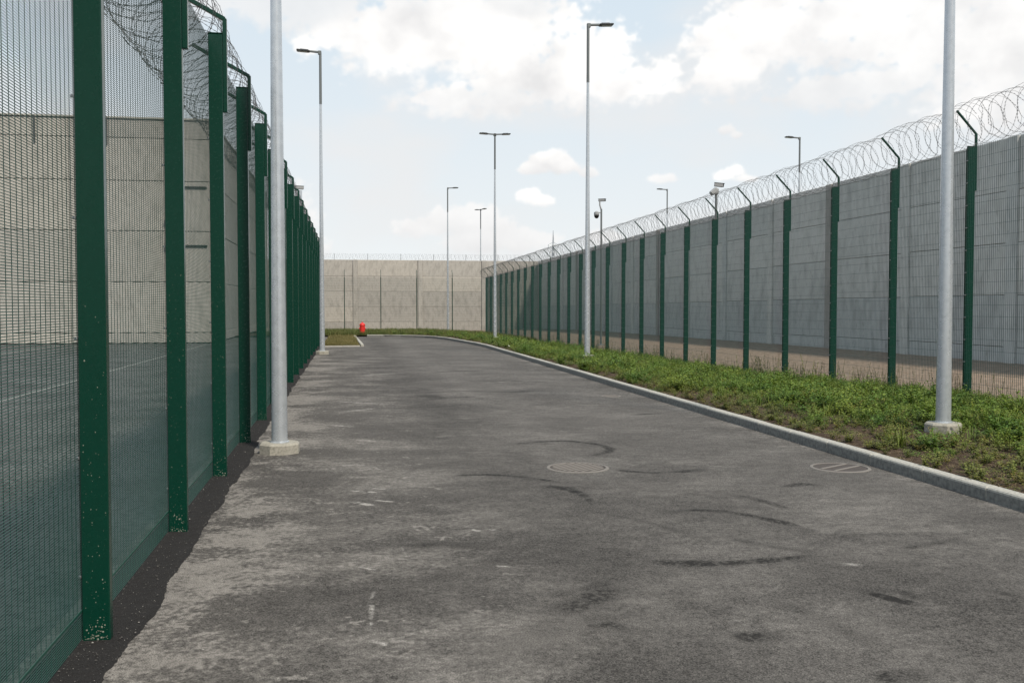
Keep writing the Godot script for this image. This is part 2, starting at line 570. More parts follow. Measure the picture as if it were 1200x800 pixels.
func road_image(w: int, h: int, d0: float, d1: float) -> ImageTexture:
	var im := Image.create(w, h, false, Image.FORMAT_RGB8)
	var marks := PackedFloat32Array()
	marks.resize(w * h)
	var ns := noise(91, 0.09, 3)
	# [pixels of the photograph along the mark], width in metres, strength
	var lines := [
		[[590, 521], [610, 519], [640, 517], [665, 516.5], [690, 519], [707, 522], [716, 526], [712, 530], [698, 533], [680, 533.5], 0.07, 0.55],
		[[600, 520], [625, 519.5], [650, 520], 0.06, 0.45],
		[[522, 559], [545, 556.5], [570, 556], [600, 557.5], [630, 561], [655, 565], 0.06, 0.5],
		[[640, 570], [655, 571], [668, 573], 0.10, 0.55], [[672, 575], [676, 577], 0.06, 0.6], [[681, 579], [686, 582], 0.06, 0.6], [[689, 584], [692, 588], 0.05, 0.5],
		[[712, 549], [735, 552], [765, 554], [800, 552.5], [845, 548], 0.07, 0.42],
		[[770, 600], [815, 597.5], [850, 599], [890, 606], [925, 614], [950, 622], 0.06, 0.38],
		[[760, 658], [800, 660], [850, 660.5], [890, 657], [950, 652], 0.075, 0.5], [[880, 660], [905, 656], [952, 651], 0.05, 0.55],
		[[1000, 690], [1025, 696], [1050, 703], [1078, 709], 0.07, 0.5], [[1010, 690], [1060, 694], [1080, 704], 0.05, 0.35],
		[[650, 716], [680, 708], [705, 697], [718, 688], 0.10, 0.34], [[870, 747], [895, 745], [915, 746], 0.10, 0.42], [[690, 735], [715, 731], [740, 742], 0.07, 0.3],
		[[640, 700], [690, 690], [720, 680], 0.06, 0.25],
		[[480, 461], [540, 458], [600, 459.5], [640, 457], 0.16, 0.26], [[500, 437], [540, 434.5], [560, 435], 0.2, 0.28], [[540, 447], [600, 446], [660, 449], 0.14, 0.24],
		[[490, 470], [520, 466], [560, 465], 0.12, 0.3], [[500, 463], [512, 466], 0.22, 0.3],
		[[740, 486], [780, 484], 0.07, 0.4], [[840, 578], [875, 582], [905, 590], [930, 598], 0.06, 0.3], [[915, 571], [940, 567], [965, 569], 0.07, 0.32],
		[[1055, 643], [1090, 638], [1130, 630], 0.05, 0.32], [[460, 640], [520, 638], [580, 640], 0.10, 0.22], [[900, 700], [960, 725], [1040, 760], 0.10, 0.18], [[1030, 795], [1080, 790], 0.12, 0.3],
		[[830, 625], [900, 640], [960, 648], 0.05, 0.16], [[700, 600], [760, 612], [820, 630], 0.05, 0.14], [[1150, 690], [1200, 700], 0.06, 0.2],
		[[470, 690], [540, 668], [600, 655], 0.16, 0.12], [[560, 780], [640, 740], [720, 720], 0.16, 0.12],
		# pale scuffs and spilled mortar
		[[388, 498], [415, 500], 0.07, -0.7], [[412, 575], [440, 577], 0.035, -1.0], [[430, 572], [452, 573], 0.03, -0.8], [[415, 588], [436, 592], 0.04, -0.95], [[440, 586], [462, 588], 0.03, -0.8], [[418, 606], [445, 606], 0.03, -0.8],
		[[436, 700], [434, 740], 0.02, -0.75], [[420, 664], [440, 668], 0.02, -0.6], [[432, 750], [455, 756], 0.03, -0.85], [[440, 690], [430, 712], 0.015, -0.6], [[552, 620], [562, 622], 0.035, -0.7], [[572, 620], [582, 621], 0.025, -0.5],
		[[390, 484], [440, 478], 0.12, -0.35], [[395, 470], [450, 474], 0.12, -0.3], [[580, 663], [600, 664], 0.03, -0.5], [[410, 515], [450, 517], 0.05, -0.4], [[470, 640], [478, 655], 0.012, -0.5], [[984, 660], [1010, 662], 0.05, -0.3],
		[[420, 440], [470, 437], 0.25, -0.25], [[400, 545], [440, 547], 0.06, -0.35],
	]
	for l in lines:
		var pts: Array = []
		for k in l.size() - 2:
			pts.append(on_ground(l[k][0], l[k][1]))
		stamp(marks, w, h, d0, d1, pts, l[-2] * (1.5 if l[-1] > 0.0 else 1.25), l[-1], 1.2, ns)
	var big := noise(92, 0.16, 4)
	var mid := noise(93, 0.75, 4)
	var fine := noise(94, 5.0, 3)
	var grit := noise(96, 18.0, 2)
	var stone := noise(99, 62.0 if d1 < 20.0 else 30.0, 2)
	var fleck := noise(100, 3.4, 4)
	var chip := RandomNumberGenerator.new()
	chip.seed = 12
	var chips := 0.62 if d1 < 20.0 else 0.25
	var dust := noise(95, 0.55, 5)
	for y in h:
		var d := d0 + (y + 0.5) * (d1 - d0) / h
		for x in w:
			var px := TEX_X0 + (x + 0.5) * (TEX_X1 - TEX_X0) / w
			var a := big.get_noise_2d(px * 1.5, d * 0.9)
			var b := mid.get_noise_2d(px * 0.8, d * 1.05 + 40.0)
			var f := fine.get_noise_2d(px * 0.7, d)
			var g := grit.get_noise_2d(px, d)
			var tone := 0.112 * (1.0 + 0.26 * a + 0.24 * b + 0.20 * f + 0.26 * g + 0.6 * stone.get_noise_2d(px, d) + chips * (chip.randf() - 0.5))
			# wheel lanes polished paler, oil drip between them
			tone *= 1.0 + 0.15 * exp(-pow((px - 2.45 + 0.15 * a) / 0.40, 2.0)) - 0.17 * exp(-pow((px - 1.35 + 0.3 * a) / 0.5, 2.0)) + 0.08 * exp(-pow((px - 4.3 + 0.2 * a) / 0.6, 2.0))
			# builders' dust trodden along the fence and the kerb
			var du := dust.get_noise_2d(px * 0.9, d * 1.1)
			var edge := smoothstep(-0.15, -1.0, px) * 1.0 + smoothstep(0.35, 0.0, KERB_X - px) * 0.35 + smoothstep(1.6, 0.2, px) * 0.22 + 0.10
			var cover := clampf(edge * (0.30 + 1.3 * du + 1.1 * b + 0.55 * f + 0.6 * g), 0.0, 0.72)
			cover = maxf(cover, smoothstep(0.42, 0.62, du + 0.25 * f) * 0.25)
			# dried mortar flecks, thickest in the left third of the road
			var fl := fleck.get_noise_2d(px * 0.8, d * 1.5)
			cover = maxf(cover, smoothstep(0.46, 0.60, fl + 0.3 * g + 0.25 * b) * clampf(1.2 - absf(px - 0.1) * 0.9, 0.0, 0.7))
			var pale := 0.27 * (1.0 + 0.25 * f + 0.30 * g)
			var r := lerpf(tone, pale, cover)
			var gg := lerpf(tone * 0.945, pale * 0.945, cover)
			var bb := lerpf(tone * 0.895, pale * 0.885, cover)
			var mk := marks[y * w + x]
			if mk > 0.0:
				var k := 1.0 - clampf(mk * (1.5 + 2.2 * g + 1.2 * f), 0.0, 0.82)
				r *= k; gg *= k; bb *= k
			elif mk < 0.0:
				var k := clampf(-mk * (1.15 + 1.4 * f + 1.3 * g), 0.0, 0.92)
				r = lerpf(r, 0.42, k); gg = lerpf(gg, 0.405, k); bb = lerpf(bb, 0.385, k)
			im.set_pixel(x, y, Color(maxf(r, 0.01), maxf(gg, 0.01), maxf(bb, 0.01)).linear_to_srgb())
	return ImageTexture.create_from_image(im)

func build_ground() -> void:
	# land beyond everything
	var land := std(lin(0.10, 0.10, 0.055), 1.0)
	land.albedo_texture = ramp_tex(61, 0.01, 4, [[0.0, Color(0.8, 0.8, 0.8)], [1.0, Color(1, 1, 1)]])
	world_map(land, 60.0)
	var g := Geo.new()
	g.quad(W(-2500, -300, -0.62), W(2500, -300, -0.62), W(2500, 4000, -0.62), W(-2500, 4000, -0.62), Vector3.UP)
	structure(put("terrain", g.mesh(), land), "flat open land stretching away behind the prison walls", "land")

	# asphalt: grain shared by the road and the yard
	var grain := ramp_tex(62, 0.10, 4, [[0.0, Color(0.40, 0.40, 0.40)], [0.35, Color(0.76, 0.76, 0.76)], [0.5, Color(0.90, 0.90, 0.90)], [0.66, Color(1, 1, 1)], [1.0, Color(1, 1, 1)]], 1024)
	var grain_n := bump_tex(63, 0.28, 3, 5.0, 1024)
	var tiles := []
	for k in 2:
		var m := std(Color(1, 1, 1), 0.9, 0.0, 0.3)
		m.albedo_texture = road_image(1024, 1900, NEAR_D0, NEAR_D1) if k == 0 else road_image(640, 1300, NEAR_D1, FAR_D1)
		m.detail_enabled = true
		m.detail_albedo = grain
		m.detail_blend_mode = BaseMaterial3D.BLEND_MODE_MUL
		m.detail_uv_layer = BaseMaterial3D.DETAIL_UV_2
		m.uv2_triplanar = true
		m.uv2_world_triplanar = true
		m.uv2_scale = Vector3.ONE / 1.1
		m.heightmap_enabled = false
		tiles.append(m)
	var flat := func(_x, _d): return 0.0
	var road := Node3D.new()
	road.name = "road"
	add_child(road)
	structure(road, "worn grey asphalt road with tyre marks and dusty patches between the fences", "road")
	for k in 2:
		var d0 := NEAR_D0 if k == 0 else NEAR_D1
		var d1 := NEAR_D1 if k == 0 else FAR_D1
		var s := sheet("asphalt_surface", steps(TEX_X0, TEX_X1, 6), steps(d0, d1, 30), flat, tiles[k], func(x, d): return Vector2((x - TEX_X0) / (TEX_X1 - TEX_X0), (d - d0) / (d1 - d0)))
		remove_child(s)
		road.add_child(s, true)
	var yard_m := std(lin(0.135, 0.138, 0.140), 0.92, 0.0, 0.3)
	yard_m.albedo_texture = ramp_tex(64, 0.012, 5, [[0.0, Color(0.72, 0.72, 0.72)], [0.5, Color(0.9, 0.9, 0.9)], [1.0, Color(1.0, 1.0, 1.0)]])
	world_map(yard_m, 9.0)
	yard_m.detail_enabled = true
	yard_m.detail_albedo = grain
	yard_m.detail_blend_mode = BaseMaterial3D.BLEND_MODE_MUL
	yard_m.uv2_triplanar = true
	yard_m.uv2_world_triplanar = true
	yard_m.uv2_scale = Vector3.ONE / 1.3
	var before := sheet("asphalt_surface", steps(TEX_X0, TEX_X1, 2), steps(-25, NEAR_D0, 2), flat, yard_m)
	remove_child(before)
	road.add_child(before, true)
	var yard := sheet("yard", steps(-70, TEX_X0, 2), steps(-25, END_D, 2), flat, yard_m)
	structure(yard, "plain grey asphalt yard behind the close green mesh fence", "yard")
	# painted lines in the yard
	for l in [[-6.35, 0.09, 12.0, 46.0], [-12.6, 0.12, 10.0, 46.0]]:
		var p := Geo.new()
		p.quad(W(l[0] - l[1] / 2, l[2], 0.004), W(l[0] + l[1] / 2, l[2], 0.004), W(l[0] + l[1] / 2, l[3], 0.004), W(l[0] - l[1] / 2, l[3], 0.004), Vector3.UP)
		var o := put("painted_line", p.mesh(), M.paint)
		structure(o, "faded pale line painted along the asphalt yard", "painted line")
		o.set_meta("group", "lines painted in the yard")
	# fresh bitumen poured along the foot of the fence, ragged towards the road
	var bit := std(lin(0.034, 0.033, 0.034), 0.95, 0.0, 0.3)
	bit.albedo_texture = ramp_tex(65, 0.12, 4, [[0.0, Color(0.62, 0.62, 0.62)], [0.55, Color(0.88, 0.88, 0.88)], [1.0, Color(1, 1, 1)]], 512)
	world_map(bit, 0.8)
	bit.normal_enabled = true
	bit.normal_texture = bump_tex(66, 0.14, 4, 8.0)
	bit.normal_scale = 0.9
	var en := noise(67, 0.9, 4)
	var bn := noise(68, 4.0, 4)
	var b := Geo.new()
	var rows := 900
	var cols := 8
	for j in rows + 1:
		var d := 2.6 + pow(float(j) / rows, 1.6) * 43.0
		var right := -1.125 + 0.055 * en.get_noise_1d(d * 0.9) + 0.010 * bn.get_noise_1d(d * 4.0) + 0.006 * bn.get_noise_1d(d * 17.0)
		if d > 13.0:
			right -= 0.05
		for i in cols + 1:
			var x := lerpf(-1.50, right, float(i) / cols)
			var lump := 0.012 + 0.010 * bn.get_noise_2d(x * 6.0, d * 6.0)
			if i == cols:
				lump = 0.001
			b.vert(Vector3(x, maxf(lump, 0.0015), -d), Vector3(-0.12 * bn.get_noise_2d(x * 14.0, d * 9.0), 1, 0.3 * bn.get_noise_2d(x * 9.0 + 50.0, d * 14.0)).normalized())
	for j in rows:
		for i in cols:
			var a := j * (cols + 1) + i
			b.tri_i(a, a + 1, a + cols + 2)
			b.tri_i(a, a + cols + 2, a + cols + 1)
	structure(put("bitumen_strip", b.mesh(), bit), "dark strip of fresh bitumen along the foot of the green fence", "strip")

	# soil of the verge and of the strip between fence and wall
	var soil := std(Color(1, 1, 1), 1.0, 0.0, 0.2)
	soil.albedo_texture = ramp_tex(81, 0.02, 5, [[0.0, lin(0.030, 0.022, 0.016)], [0.45, lin(0.062, 0.045, 0.033)], [0.7, lin(0.085, 0.064, 0.047)], [1.0, lin(0.13, 0.10, 0.075)]], 1024)
	world_map(soil, 2.3)
	soil.normal_enabled = true
	soil.normal_texture = bump_tex(82, 0.05, 5, 10.0, 1024)
	soil.normal_scale = 1.0
	M.soil = soil
	var lumps := noise(83, 1.1, 4)
	var vy := func(x, d): return ground_y(x, d) + 0.035 * lumps.get_noise_2d(x * 2.0, d * 2.0) * clampf((x - kerb_x(minf(d, 55.9)) - 0.1) * 4.0, 0.0, 1.0)
	var g1 := Geo.new()
	var ds := steps(-6, END_D, 240)
	for d in ds:
		for i in 29:
			var x := lerpf(kerb_x(d) + 0.10, FENCE_X + 0.05, i / 28.0)
			var e := 0.08
			g1.vert(Vector3(x, vy.call(x, d), -d), Vector3((vy.call(x - e, d) - vy.call(x + e, d)) / (2 * e), 1.0, (vy.call(x, d + e) - vy.call(x, d - e)) / (2 * e)).normalized())
	for j in ds.size() - 1:
		for i in 28:
			var a := j * 29 + i
			g1.tri_i(a, a + 1, a + 30)
			g1.tri_i(a, a + 30, a + 29)
	structure(put("verge", g1.mesh(), soil), "brown earth verge overgrown with weeds between kerb and fence", "verge")
	var far_soil := sheet("grass_field", steps(-14.0, FENCE_X + 0.05, 12), steps(END_D + 0.1, FAR_D + 0.2, 14), func(x, d): return ground_y(x, d), soil)
	structure(far_soil, "grassy ground between the end of the road and the far fence", "field")
	var sand := std(Color(1, 1, 1), 1.0, 0.0, 0.2)
	sand.albedo_texture = ramp_tex(84, 0.012, 5, [[0.0, lin(0.17, 0.128, 0.098)], [0.5, lin(0.235, 0.185, 0.148)], [1.0, lin(0.30, 0.245, 0.20)]], 1024)
	world_map(sand, 4.0)
	sand.normal_enabled = true
	sand.normal_texture = bump_tex(85, 0.04, 5, 6.0)
	var strip := sheet("sand_strip", PackedFloat32Array([FENCE_X + 0.05, 12.0, 14.0, 16.0, WALL_X + 0.2]), steps(-6, 89.4, 60), func(x, d): return ground_y(x, d) - 0.01, sand)
	structure(strip, "bare tan sand strip between the mesh fence and concrete wall", "sand strip")
	var strip2 := sheet("sand_strip", steps(-16, FENCE_X + 0.05, 4), steps(FAR_D + 0.2, 89.4, 4), func(_x, d): return fence_y(d) - 0.01, sand)
	structure(strip2, "bare sand strip between the far fence and end wall", "sand strip")

# ------------------------------------------------------------------ kerbs
func kerb_run(parent: Node3D, pts: Array, width: float, height: float, y0: Callable, stone := 1.0) -> void:
	# one stone after another along a line of Vector2(x, D); the given line is the edge that faces the road
	var meshes := {}
	var left := 0.0
	var dist := [0.0]
	for i in pts.size() - 1:
		dist.append(dist[-1] + (pts[i] as Vector2).distance_to(pts[i + 1]))
	var at := func(s: float) -> Vector2:
		for i in pts.size() - 1:
			if s <= dist[i + 1] or i == pts.size() - 2:
				return (pts[i] as Vector2).lerp(pts[i + 1], (s - dist[i]) / (dist[i + 1] - dist[i]))
		return pts[-1]
	var m := int(dist[-1] / stone)
	for k in m:
		var a: Vector2 = at.call(k * stone)
		var e: Vector2 = at.call((k + 1) * stone)
		var length := a.distance_to(e)
		var key := int(round(length * 100))
		if not meshes.has(key):
			var g := Geo.new()
			g.box(Vector3.ZERO, Vector3(width, height + 0.2, length - 0.004), 0.012)
			meshes[key] = g.mesh()
		var dir := (e - a).normalized()
		var side := Vector2(dir.y, -dir.x)          # to the right of the run
		var mid := (a + e) * 0.5 + side * width * 0.5
		var b := Basis(Vector3.UP, -atan2(dir.x, dir.y))
		b = b * Basis(Vector3.FORWARD, rng.randf_range(-0.008, 0.008))
		var st := put("kerb_stone", meshes[key], M.kerb, parent, W(mid.x, mid.y, y0.call(mid.y) + (height - 0.2) * 0.5 + rng.randf_range(-0.003, 0.003)), b)
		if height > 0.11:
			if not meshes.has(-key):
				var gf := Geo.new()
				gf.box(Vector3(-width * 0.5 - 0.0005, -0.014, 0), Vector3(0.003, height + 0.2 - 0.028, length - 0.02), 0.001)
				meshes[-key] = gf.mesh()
			put("soiled_shade_face", meshes[-key], M.grime_shade, st)  # road-side face darkened by dirt and by shade put into its colour

func build_kerbs() -> void:
	var k := Node3D.new()
	k.name = "kerb"
	add_child(k)
	structure(k, "pale concrete kerb between the road and the weedy verge", "kerb")
	var line := [Vector2(KERB_X, -2)]
	for d in [41.0, 43.5, 47.0, 50.5, 52.2, 53.5, 54.5, 55.2]:
		line.append(Vector2(kerb_x(d), d))
	line.append(Vector2(2.4, 55.75))
	line.append(Vector2(1.6, END_D))
	line.append(Vector2(0.6, END_D))
	kerb_run(k, line, 0.14, 0.12, func(_d): return 0.0)
	var i := Node3D.new()
	i.name = "island_kerb"
	add_child(i)
	structure(i, "low pale kerb round the small grass patch at the road end", "kerb")
	kerb_run(i, [Vector2(0.40, END_D), Vector2(0.66, 42.6)], 0.13, 0.10, func(_d): return 0.0, 0.95)
	kerb_run(i, [Vector2(0.50, 42.6), Vector2(-1.05, 42.6)], 0.10, 0.05, func(_d): return 0.0, 0.75)
	var g := Geo.new()
	var grass := std(lin(0.10, 0.085, 0.045), 1.0, 0.0, 0.2)
	g.quad(W(-1.1, 42.7, 0.05), W(0.52, 42.7, 0.05), W(0.33, 56.1, 0.08), W(-1.1, 56.1, 0.08), Vector3.UP)
	structure(put("grass_patch", g.mesh(), grass), "small patch of yellowing grass at the end of the road", "grass patch")
	var gs := Geo.new()
	gs.quad(W(-14, 48.0, 0.02), W(-1.1, 48.0, 0.02), W(-1.1, 56.2, 0.03), W(-14, 56.2, 0.03), Vector3.UP)

# ------------------------------------------------------------------ perimeter walls
func wall_run(called: String, label: String, origin: Vector3, turn: float, bays: int, bay: float, levels: Array, drop: Callable, flip: float, cool := false) -> Node3D:
	# local x runs along the wall, +z faces the prison side
	var root := thing(called, label, "wall", origin)
	root.rotation.y = turn
	var col_w := 0.42
	var pm := {}
	for k in bays + 1:
		var y: float = drop.call(k)
		var top: float = levels[-1]
		if k == 0:
			var g := Geo.new()
			g.box(Vector3(0, (top - 0.4) * 0.5 - 0.1, 0), Vector3(col_w, top + 0.6, 0.40), 0.025)
			pm["col"] = g.mesh()
		put("column", pm["col"], M["concrete%d" % ((k * 3 + 1) % 4 if not cool else [4, 6, 5, 3][k % 4])], root, Vector3(k * bay * flip, y + 0.004, 0.0))
		if k == bays:
			break
		for l in levels.size() - 1:
			var lo: float = levels[l]
			var hi: float = levels[l + 1]
			if not pm.has(l):
				var g := Geo.new()
				g.box(Vector3(0, (lo + hi) * 0.5, 0), Vector3(bay - col_w - 0.012, hi - lo - 0.012, 0.24), 0.012)
				pm[l] = g.mesh()
			put("panel", pm[l], M["concrete%d" % ((rng.randi_range(6, 7) if l < 2 else rng.randi_range(4, 5)) if cool else rng.randi_range(0, 3))], root, Vector3((k + 0.5) * bay * flip, y, -0.012 + rng.randf_range(-0.006, 0.006)))
	# mortar and sealant behind the joints
	var b := Geo.new()
	b.box(Vector3(bays * bay * 0.5 * flip, levels[-1] * 0.5 - 0.5, -0.06), Vector3(bays * bay, levels[-1], 0.10))
	put("joint_backing", b.mesh(), M.joint, root)
	return root

func build_walls() -> void:
	var n_right := 18
	wall_run("concrete_wall", "long grey concrete panel wall behind the fence beside the weedy verge", W(WALL_X + 0.15, -1.6, 0.0), PI / 2, n_right, 5.0,
		[-0.7, 0.66, 2.04, 3.42, 4.80, 6.20], func(k): return table([[0, 0.0], [25, 0.0], [89, -0.36]], -1.6 + k * 5.0), 1.0, true)
	wall_run("concrete_wall", "sunlit concrete panel wall closing off the end of the road", W(0.64 - 4 * 5.8, 89.0, 0.0), 0.0, 7, 5.8, [-1.0, 0.30, 1.66, 3.02, 4.40, 5.86], func(_k): return 0.0, 1.0)
	# short steel stakes and razor wire on the end wall
	var stake_root := thing("razor_wire", "thin razor wire on short stakes along the top of the end wall", "razor wire", W(0, 89.0, 5.86))
	var sg := Geo.new()
	sg.box(Vector3(0, 0.20, 0), Vector3(0.035, 0.62, 0.035))
	var sm := sg.mesh()
	for k in 12:
		put("stake", sm, M.grey_tube, stake_root, Vector3(-13.0 + 2.95 * k, 0.03, 0))
	var cm := coil_mesh(0.26, 8, 2.95, 0.004, 31, 0.10)
	for k in 11:
		put("razor_coil", cm, M.razor, stake_root, Vector3(-13.0 + 2.95 * k, 0.30, 0), Basis(Vector3.UP, -PI / 2))

# ------------------------------------------------------------------ the block behind the close fence
func build_cell_block() -> void:
	var d0 := 47.6
	var x1 := -6.2
	var root := thing("cell_block", "tall windowless beige concrete block behind the close green mesh fence", "building", W(x1, d0))
	var lv := [0.02, 0.5, 2.85, 5.2, 7.5, 9.45, 10.3]
	var bay := 6.2
	for k in 5:
		for l in lv.size() - 1:
			var g := Geo.new()
			var h: float = lv[l + 1] - lv[l]
			g.box(Vector3(0, 0, 0), Vector3(bay - 0.025, h - 0.025, 0.22), 0.015)
			put("panel", g.mesh(), M["concrete%d" % rng.randi_range(0, 3)], root, Vector3(-0.12 - bay * (k + 0.5), (lv[l] + lv[l + 1]) * 0.5, -0.12))
	for k in 5:
		for l in lv.size() - 1:
			var g := Geo.new()
			var h: float = lv[l + 1] - lv[l]
			g.box(Vector3.ZERO, Vector3(0.22, h - 0.025, bay - 0.025), 0.015)
			put("panel", g.mesh(), M["concrete%d" % rng.randi_range(0, 3)], root, Vector3(-0.12, (lv[l] + lv[l + 1]) * 0.5, -0.24 - bay * (k + 0.5)))
	var core := Geo.new()
	core.box(Vector3(-15.6, 5.1, -15.6), Vector3(30.9, 10.1, 30.9))
	put("core", core.mesh(), M.joint, root)
	var par := Geo.new()
	par.box(Vector3(-15.6, 10.36, -15.6), Vector3(31.3, 0.1, 31.3), 0.02)
	put("parapet", par.mesh(), M.kerb, root)
	# stakes bolted to the face under the parapet
	var st := Geo.new()
	st.box(Vector3.ZERO, Vector3(0.07, 1.25, 0.05))
	var stm := st.mesh()
	for k in 9:
		put("stake", stm, M.lamp_head, root, Vector3(-1.55 - 3.1 * k, 9.75, 0.03))
	# ventilation slots
	var sl := Geo.new()
	sl.box(Vector3.ZERO, Vector3(1.35, 0.09, 0.05))
	var slm := sl.mesh()
	for y in [4.53, 7.24]:
		put("vent_slot", slm, M.black, root, Vector3(-0.95, y, 0.02))
	# two white floodlights on brackets
	for y in [4.75, 5.9]:
		var f := Geo.new()
		f.box(Vector3(0, 0, 0.22), Vector3(0.34, 0.16, 0.24), 0.02, Basis(Vector3.RIGHT, 0.4))
		f.wire(Vector3(0, 0, -0.02), Vector3(0, 0.02, 0.2), 0.03)
		var o := put("floodlight", f.mesh(), M.camera_shell, root, Vector3(-1.9, y, 0.0))
		var le := Geo.new()
		le.box(Vector3(0, -0.05, 0.335), Vector3(0.28, 0.10, 0.02), 0.0, Basis(Vector3.RIGHT, 0.4))
		put("lens", le.mesh(), M.lamp_glass, o)

# ------------------------------------------------------------------ fences
func coil_mesh(r: float, turns: int, length: float, wire: float, seed_: int, barb: float) -> ArrayMesh:
	# concertina razor wire along -z: two windings of opposite hand, loops of uneven size, blades along the strand
	var g := Geo.new()
	var ns := noise(seed_, 1.0, 2)
	for hand in [1.0, -1.0]:
		var pts := PackedVector3Array()
		var rad := PackedFloat32Array()
		var seg := turns * 26
		for i in seg + 1:
			var t := float(i) / seg
			var a: float = hand * TAU * turns * t + (0.7 if hand < 0 else 0.0)
			# uneven along the run, and closing on itself from bay to bay
			var q := Vector2(cos(TAU * t), sin(TAU * t)) * 2.2
			var wob := ns.get_noise_3d(q.x + hand * 7.0, q.y, cos(a) * 0.8)
			var rr := r * (1.0 + 0.16 * wob)
			var z := -length * t + 0.14 * ns.get_noise_3d(q.x * 2.0, q.y * 2.0 + 20.0 * hand, sin(a) * 1.2) * sin(PI * t)
			pts.append(Vector3(cos(a) * rr, sin(a) * rr * 0.97, z))
			rad.append(wire)
		g.tube(pts, rad, 3, false)
		var acc := 0.0
		for i in seg:
			var a := pts[i]
			var b := pts[i + 1]
			var l := a.distance_to(b)
			var s := barb - acc
			while s < l:
				var p := a.lerp(b, s / l)
				var dir := (b - a).normalized()
				var out := Vector3(p.x, p.y, 0).normalized()
				var side := dir.cross(out).normalized()
				var m := (side + out * 0.5).normalized()
				for sg in [1.0, -1.0]:
					g.tri(p - dir * 0.006, p + dir * 0.006, p + m * 0.016 * sg + dir * 0.018 * sg, out)
					g.tri(p - dir * 0.010 * sg + m * 0.006 * sg, p + dir * 0.010 * sg, p + m * 0.013 * sg - dir * 0.022 * sg, out)
				s += barb
			acc = l - (s - barb)
	return g.mesh()

var fence_parts := {}

func fence_meshes() -> void:
	# post: rectangular hollow section 140 x 65 mm with a cap; its road-side face at x = 0 and running back to -x
	var H := 4.50
	fence_parts.H = H
	var p := Geo.new()
	p.box(Vector3(-0.07, H * 0.5 - 0.2, 0), Vector3(0.14, H + 0.4, 0.065), 0.006)
	fence_parts.post = p.mesh()
	var cap := Geo.new()
	cap.box(Vector3(-0.07, H + 0.008, 0), Vector3(0.146, 0.012, 0.071), 0.004)
	fence_parts.cap = cap.mesh()
	for kind in 2:
		var a := Geo.new()
		var ang: float = deg_to_rad([28.0, 46.0][kind])
		var up: float = [0.14, 0.22][kind]
		var length: float = [0.78, 0.56][kind]
		a.box(Vector3(0.022, H - 0.36 + up * 0.5 - 0.02, 0), Vector3(0.042, 0.80 + up, [0.05, 0.036][kind]), 0.004)
		var dir := Vector3(-cos(ang), sin(ang), 0)
		var basis_ := Basis(dir, Vector3(-sin(ang), -cos(ang), 0) * -1.0, Vector3.BACK)
		a.box(Vector3(0.022, H + up + 0.015, 0) + dir * length * 0.5, Vector3(length, [0.042, 0.034][kind], [0.05, 0.034][kind]), 0.004, basis_)
		fence_parts["arm%d" % kind] = a.mesh()
	# close anti-climb mesh, 76.2 x 12.7 mm, bolted to the back of the posts
	var c := Geo.new()
	var hgt := H - 0.03
	var nv := 33
	for i in nv + 1:
		var z := -SPAN * i / nv
		c.wire(Vector3(-0.150, 0.02, z), Vector3(-0.150, hgt, z), 0.0020, 5)
	var nh := int(hgt / 0.0127)
	for j in nh + 1:
		var y := 0.02 + j * 0.0127
		c.wire(Vector3(-0.146, y, 0), Vector3(-0.146, y, -SPAN), 0.0020, 5)
	for y in [0.17]:
		c.box(Vector3(-0.141, y, -SPAN / 2), Vector3(0.005, 0.014, SPAN))
	fence_parts.close = c.mesh()
	# open mesh, 50 x 200 mm with double cross wires
	var o := Geo.new()
	var no := 50
	for i in no:
		var z := -SPAN * (i + 0.5) / no
		o.wire(Vector3(-0.150, 0.02, z), Vector3(-0.150, hgt, z), 0.0033, 5)
	var y2 := 0.05
	while y2 < hgt:
		o.wire(Vector3(-0.155, y2, 0), Vector3(-0.155, y2, -SPAN), 0.0026, 5)
		y2 += 0.2
	fence_parts.open = o.mesh()
	var bl := Geo.new()
	for j in 11:
		var y := 0.25 + j * 0.40
		bl.box(Vector3(-0.154, y, 0.0), Vector3(0.012, 0.016, 0.075), 0.003)
	fence_parts.clips = bl.mesh()
	var bo := Geo.new()
	for j in 7:
		var y := 0.35 + j * 0.62
		bo.box(Vector3(-0.147, y, 0.034), Vector3(0.016, 0.016, 0.012), 0.003)
	fence_parts.bolts = bo.mesh()
	var bar := Geo.new()
	bar.box(Vector3(-0.1445, H * 0.5, 0), Vector3(0.006, H - 0.1, 0.060))
	fence_parts.bar = bar.mesh()
	for k in 3:
		fence_parts["coil%d" % k] = coil_mesh(0.40, 8, SPAN, 0.0026, 200 + k, 0.058)
		fence_parts["coil_wide%d" % k] = coil_mesh(0.46, 8, SPAN, 0.0028, 300 + k, 0.058)

func add_post(root: Node3D, at: Vector3, b: Basis, kind: int) -> MeshInstance3D:
	var p := put("post", fence_parts.post, M.green, root, at, b)
	put("cap", fence_parts.cap, M.green, p)
	put("arm", fence_parts["arm%d" % kind], M.green, p)
	var cl := put("clips" if kind == 1 else "bolts", fence_parts.clips if kind == 1 else fence_parts.bolts, M.bolt, p)
	cl.set_meta("kind", "stuff")
	return p

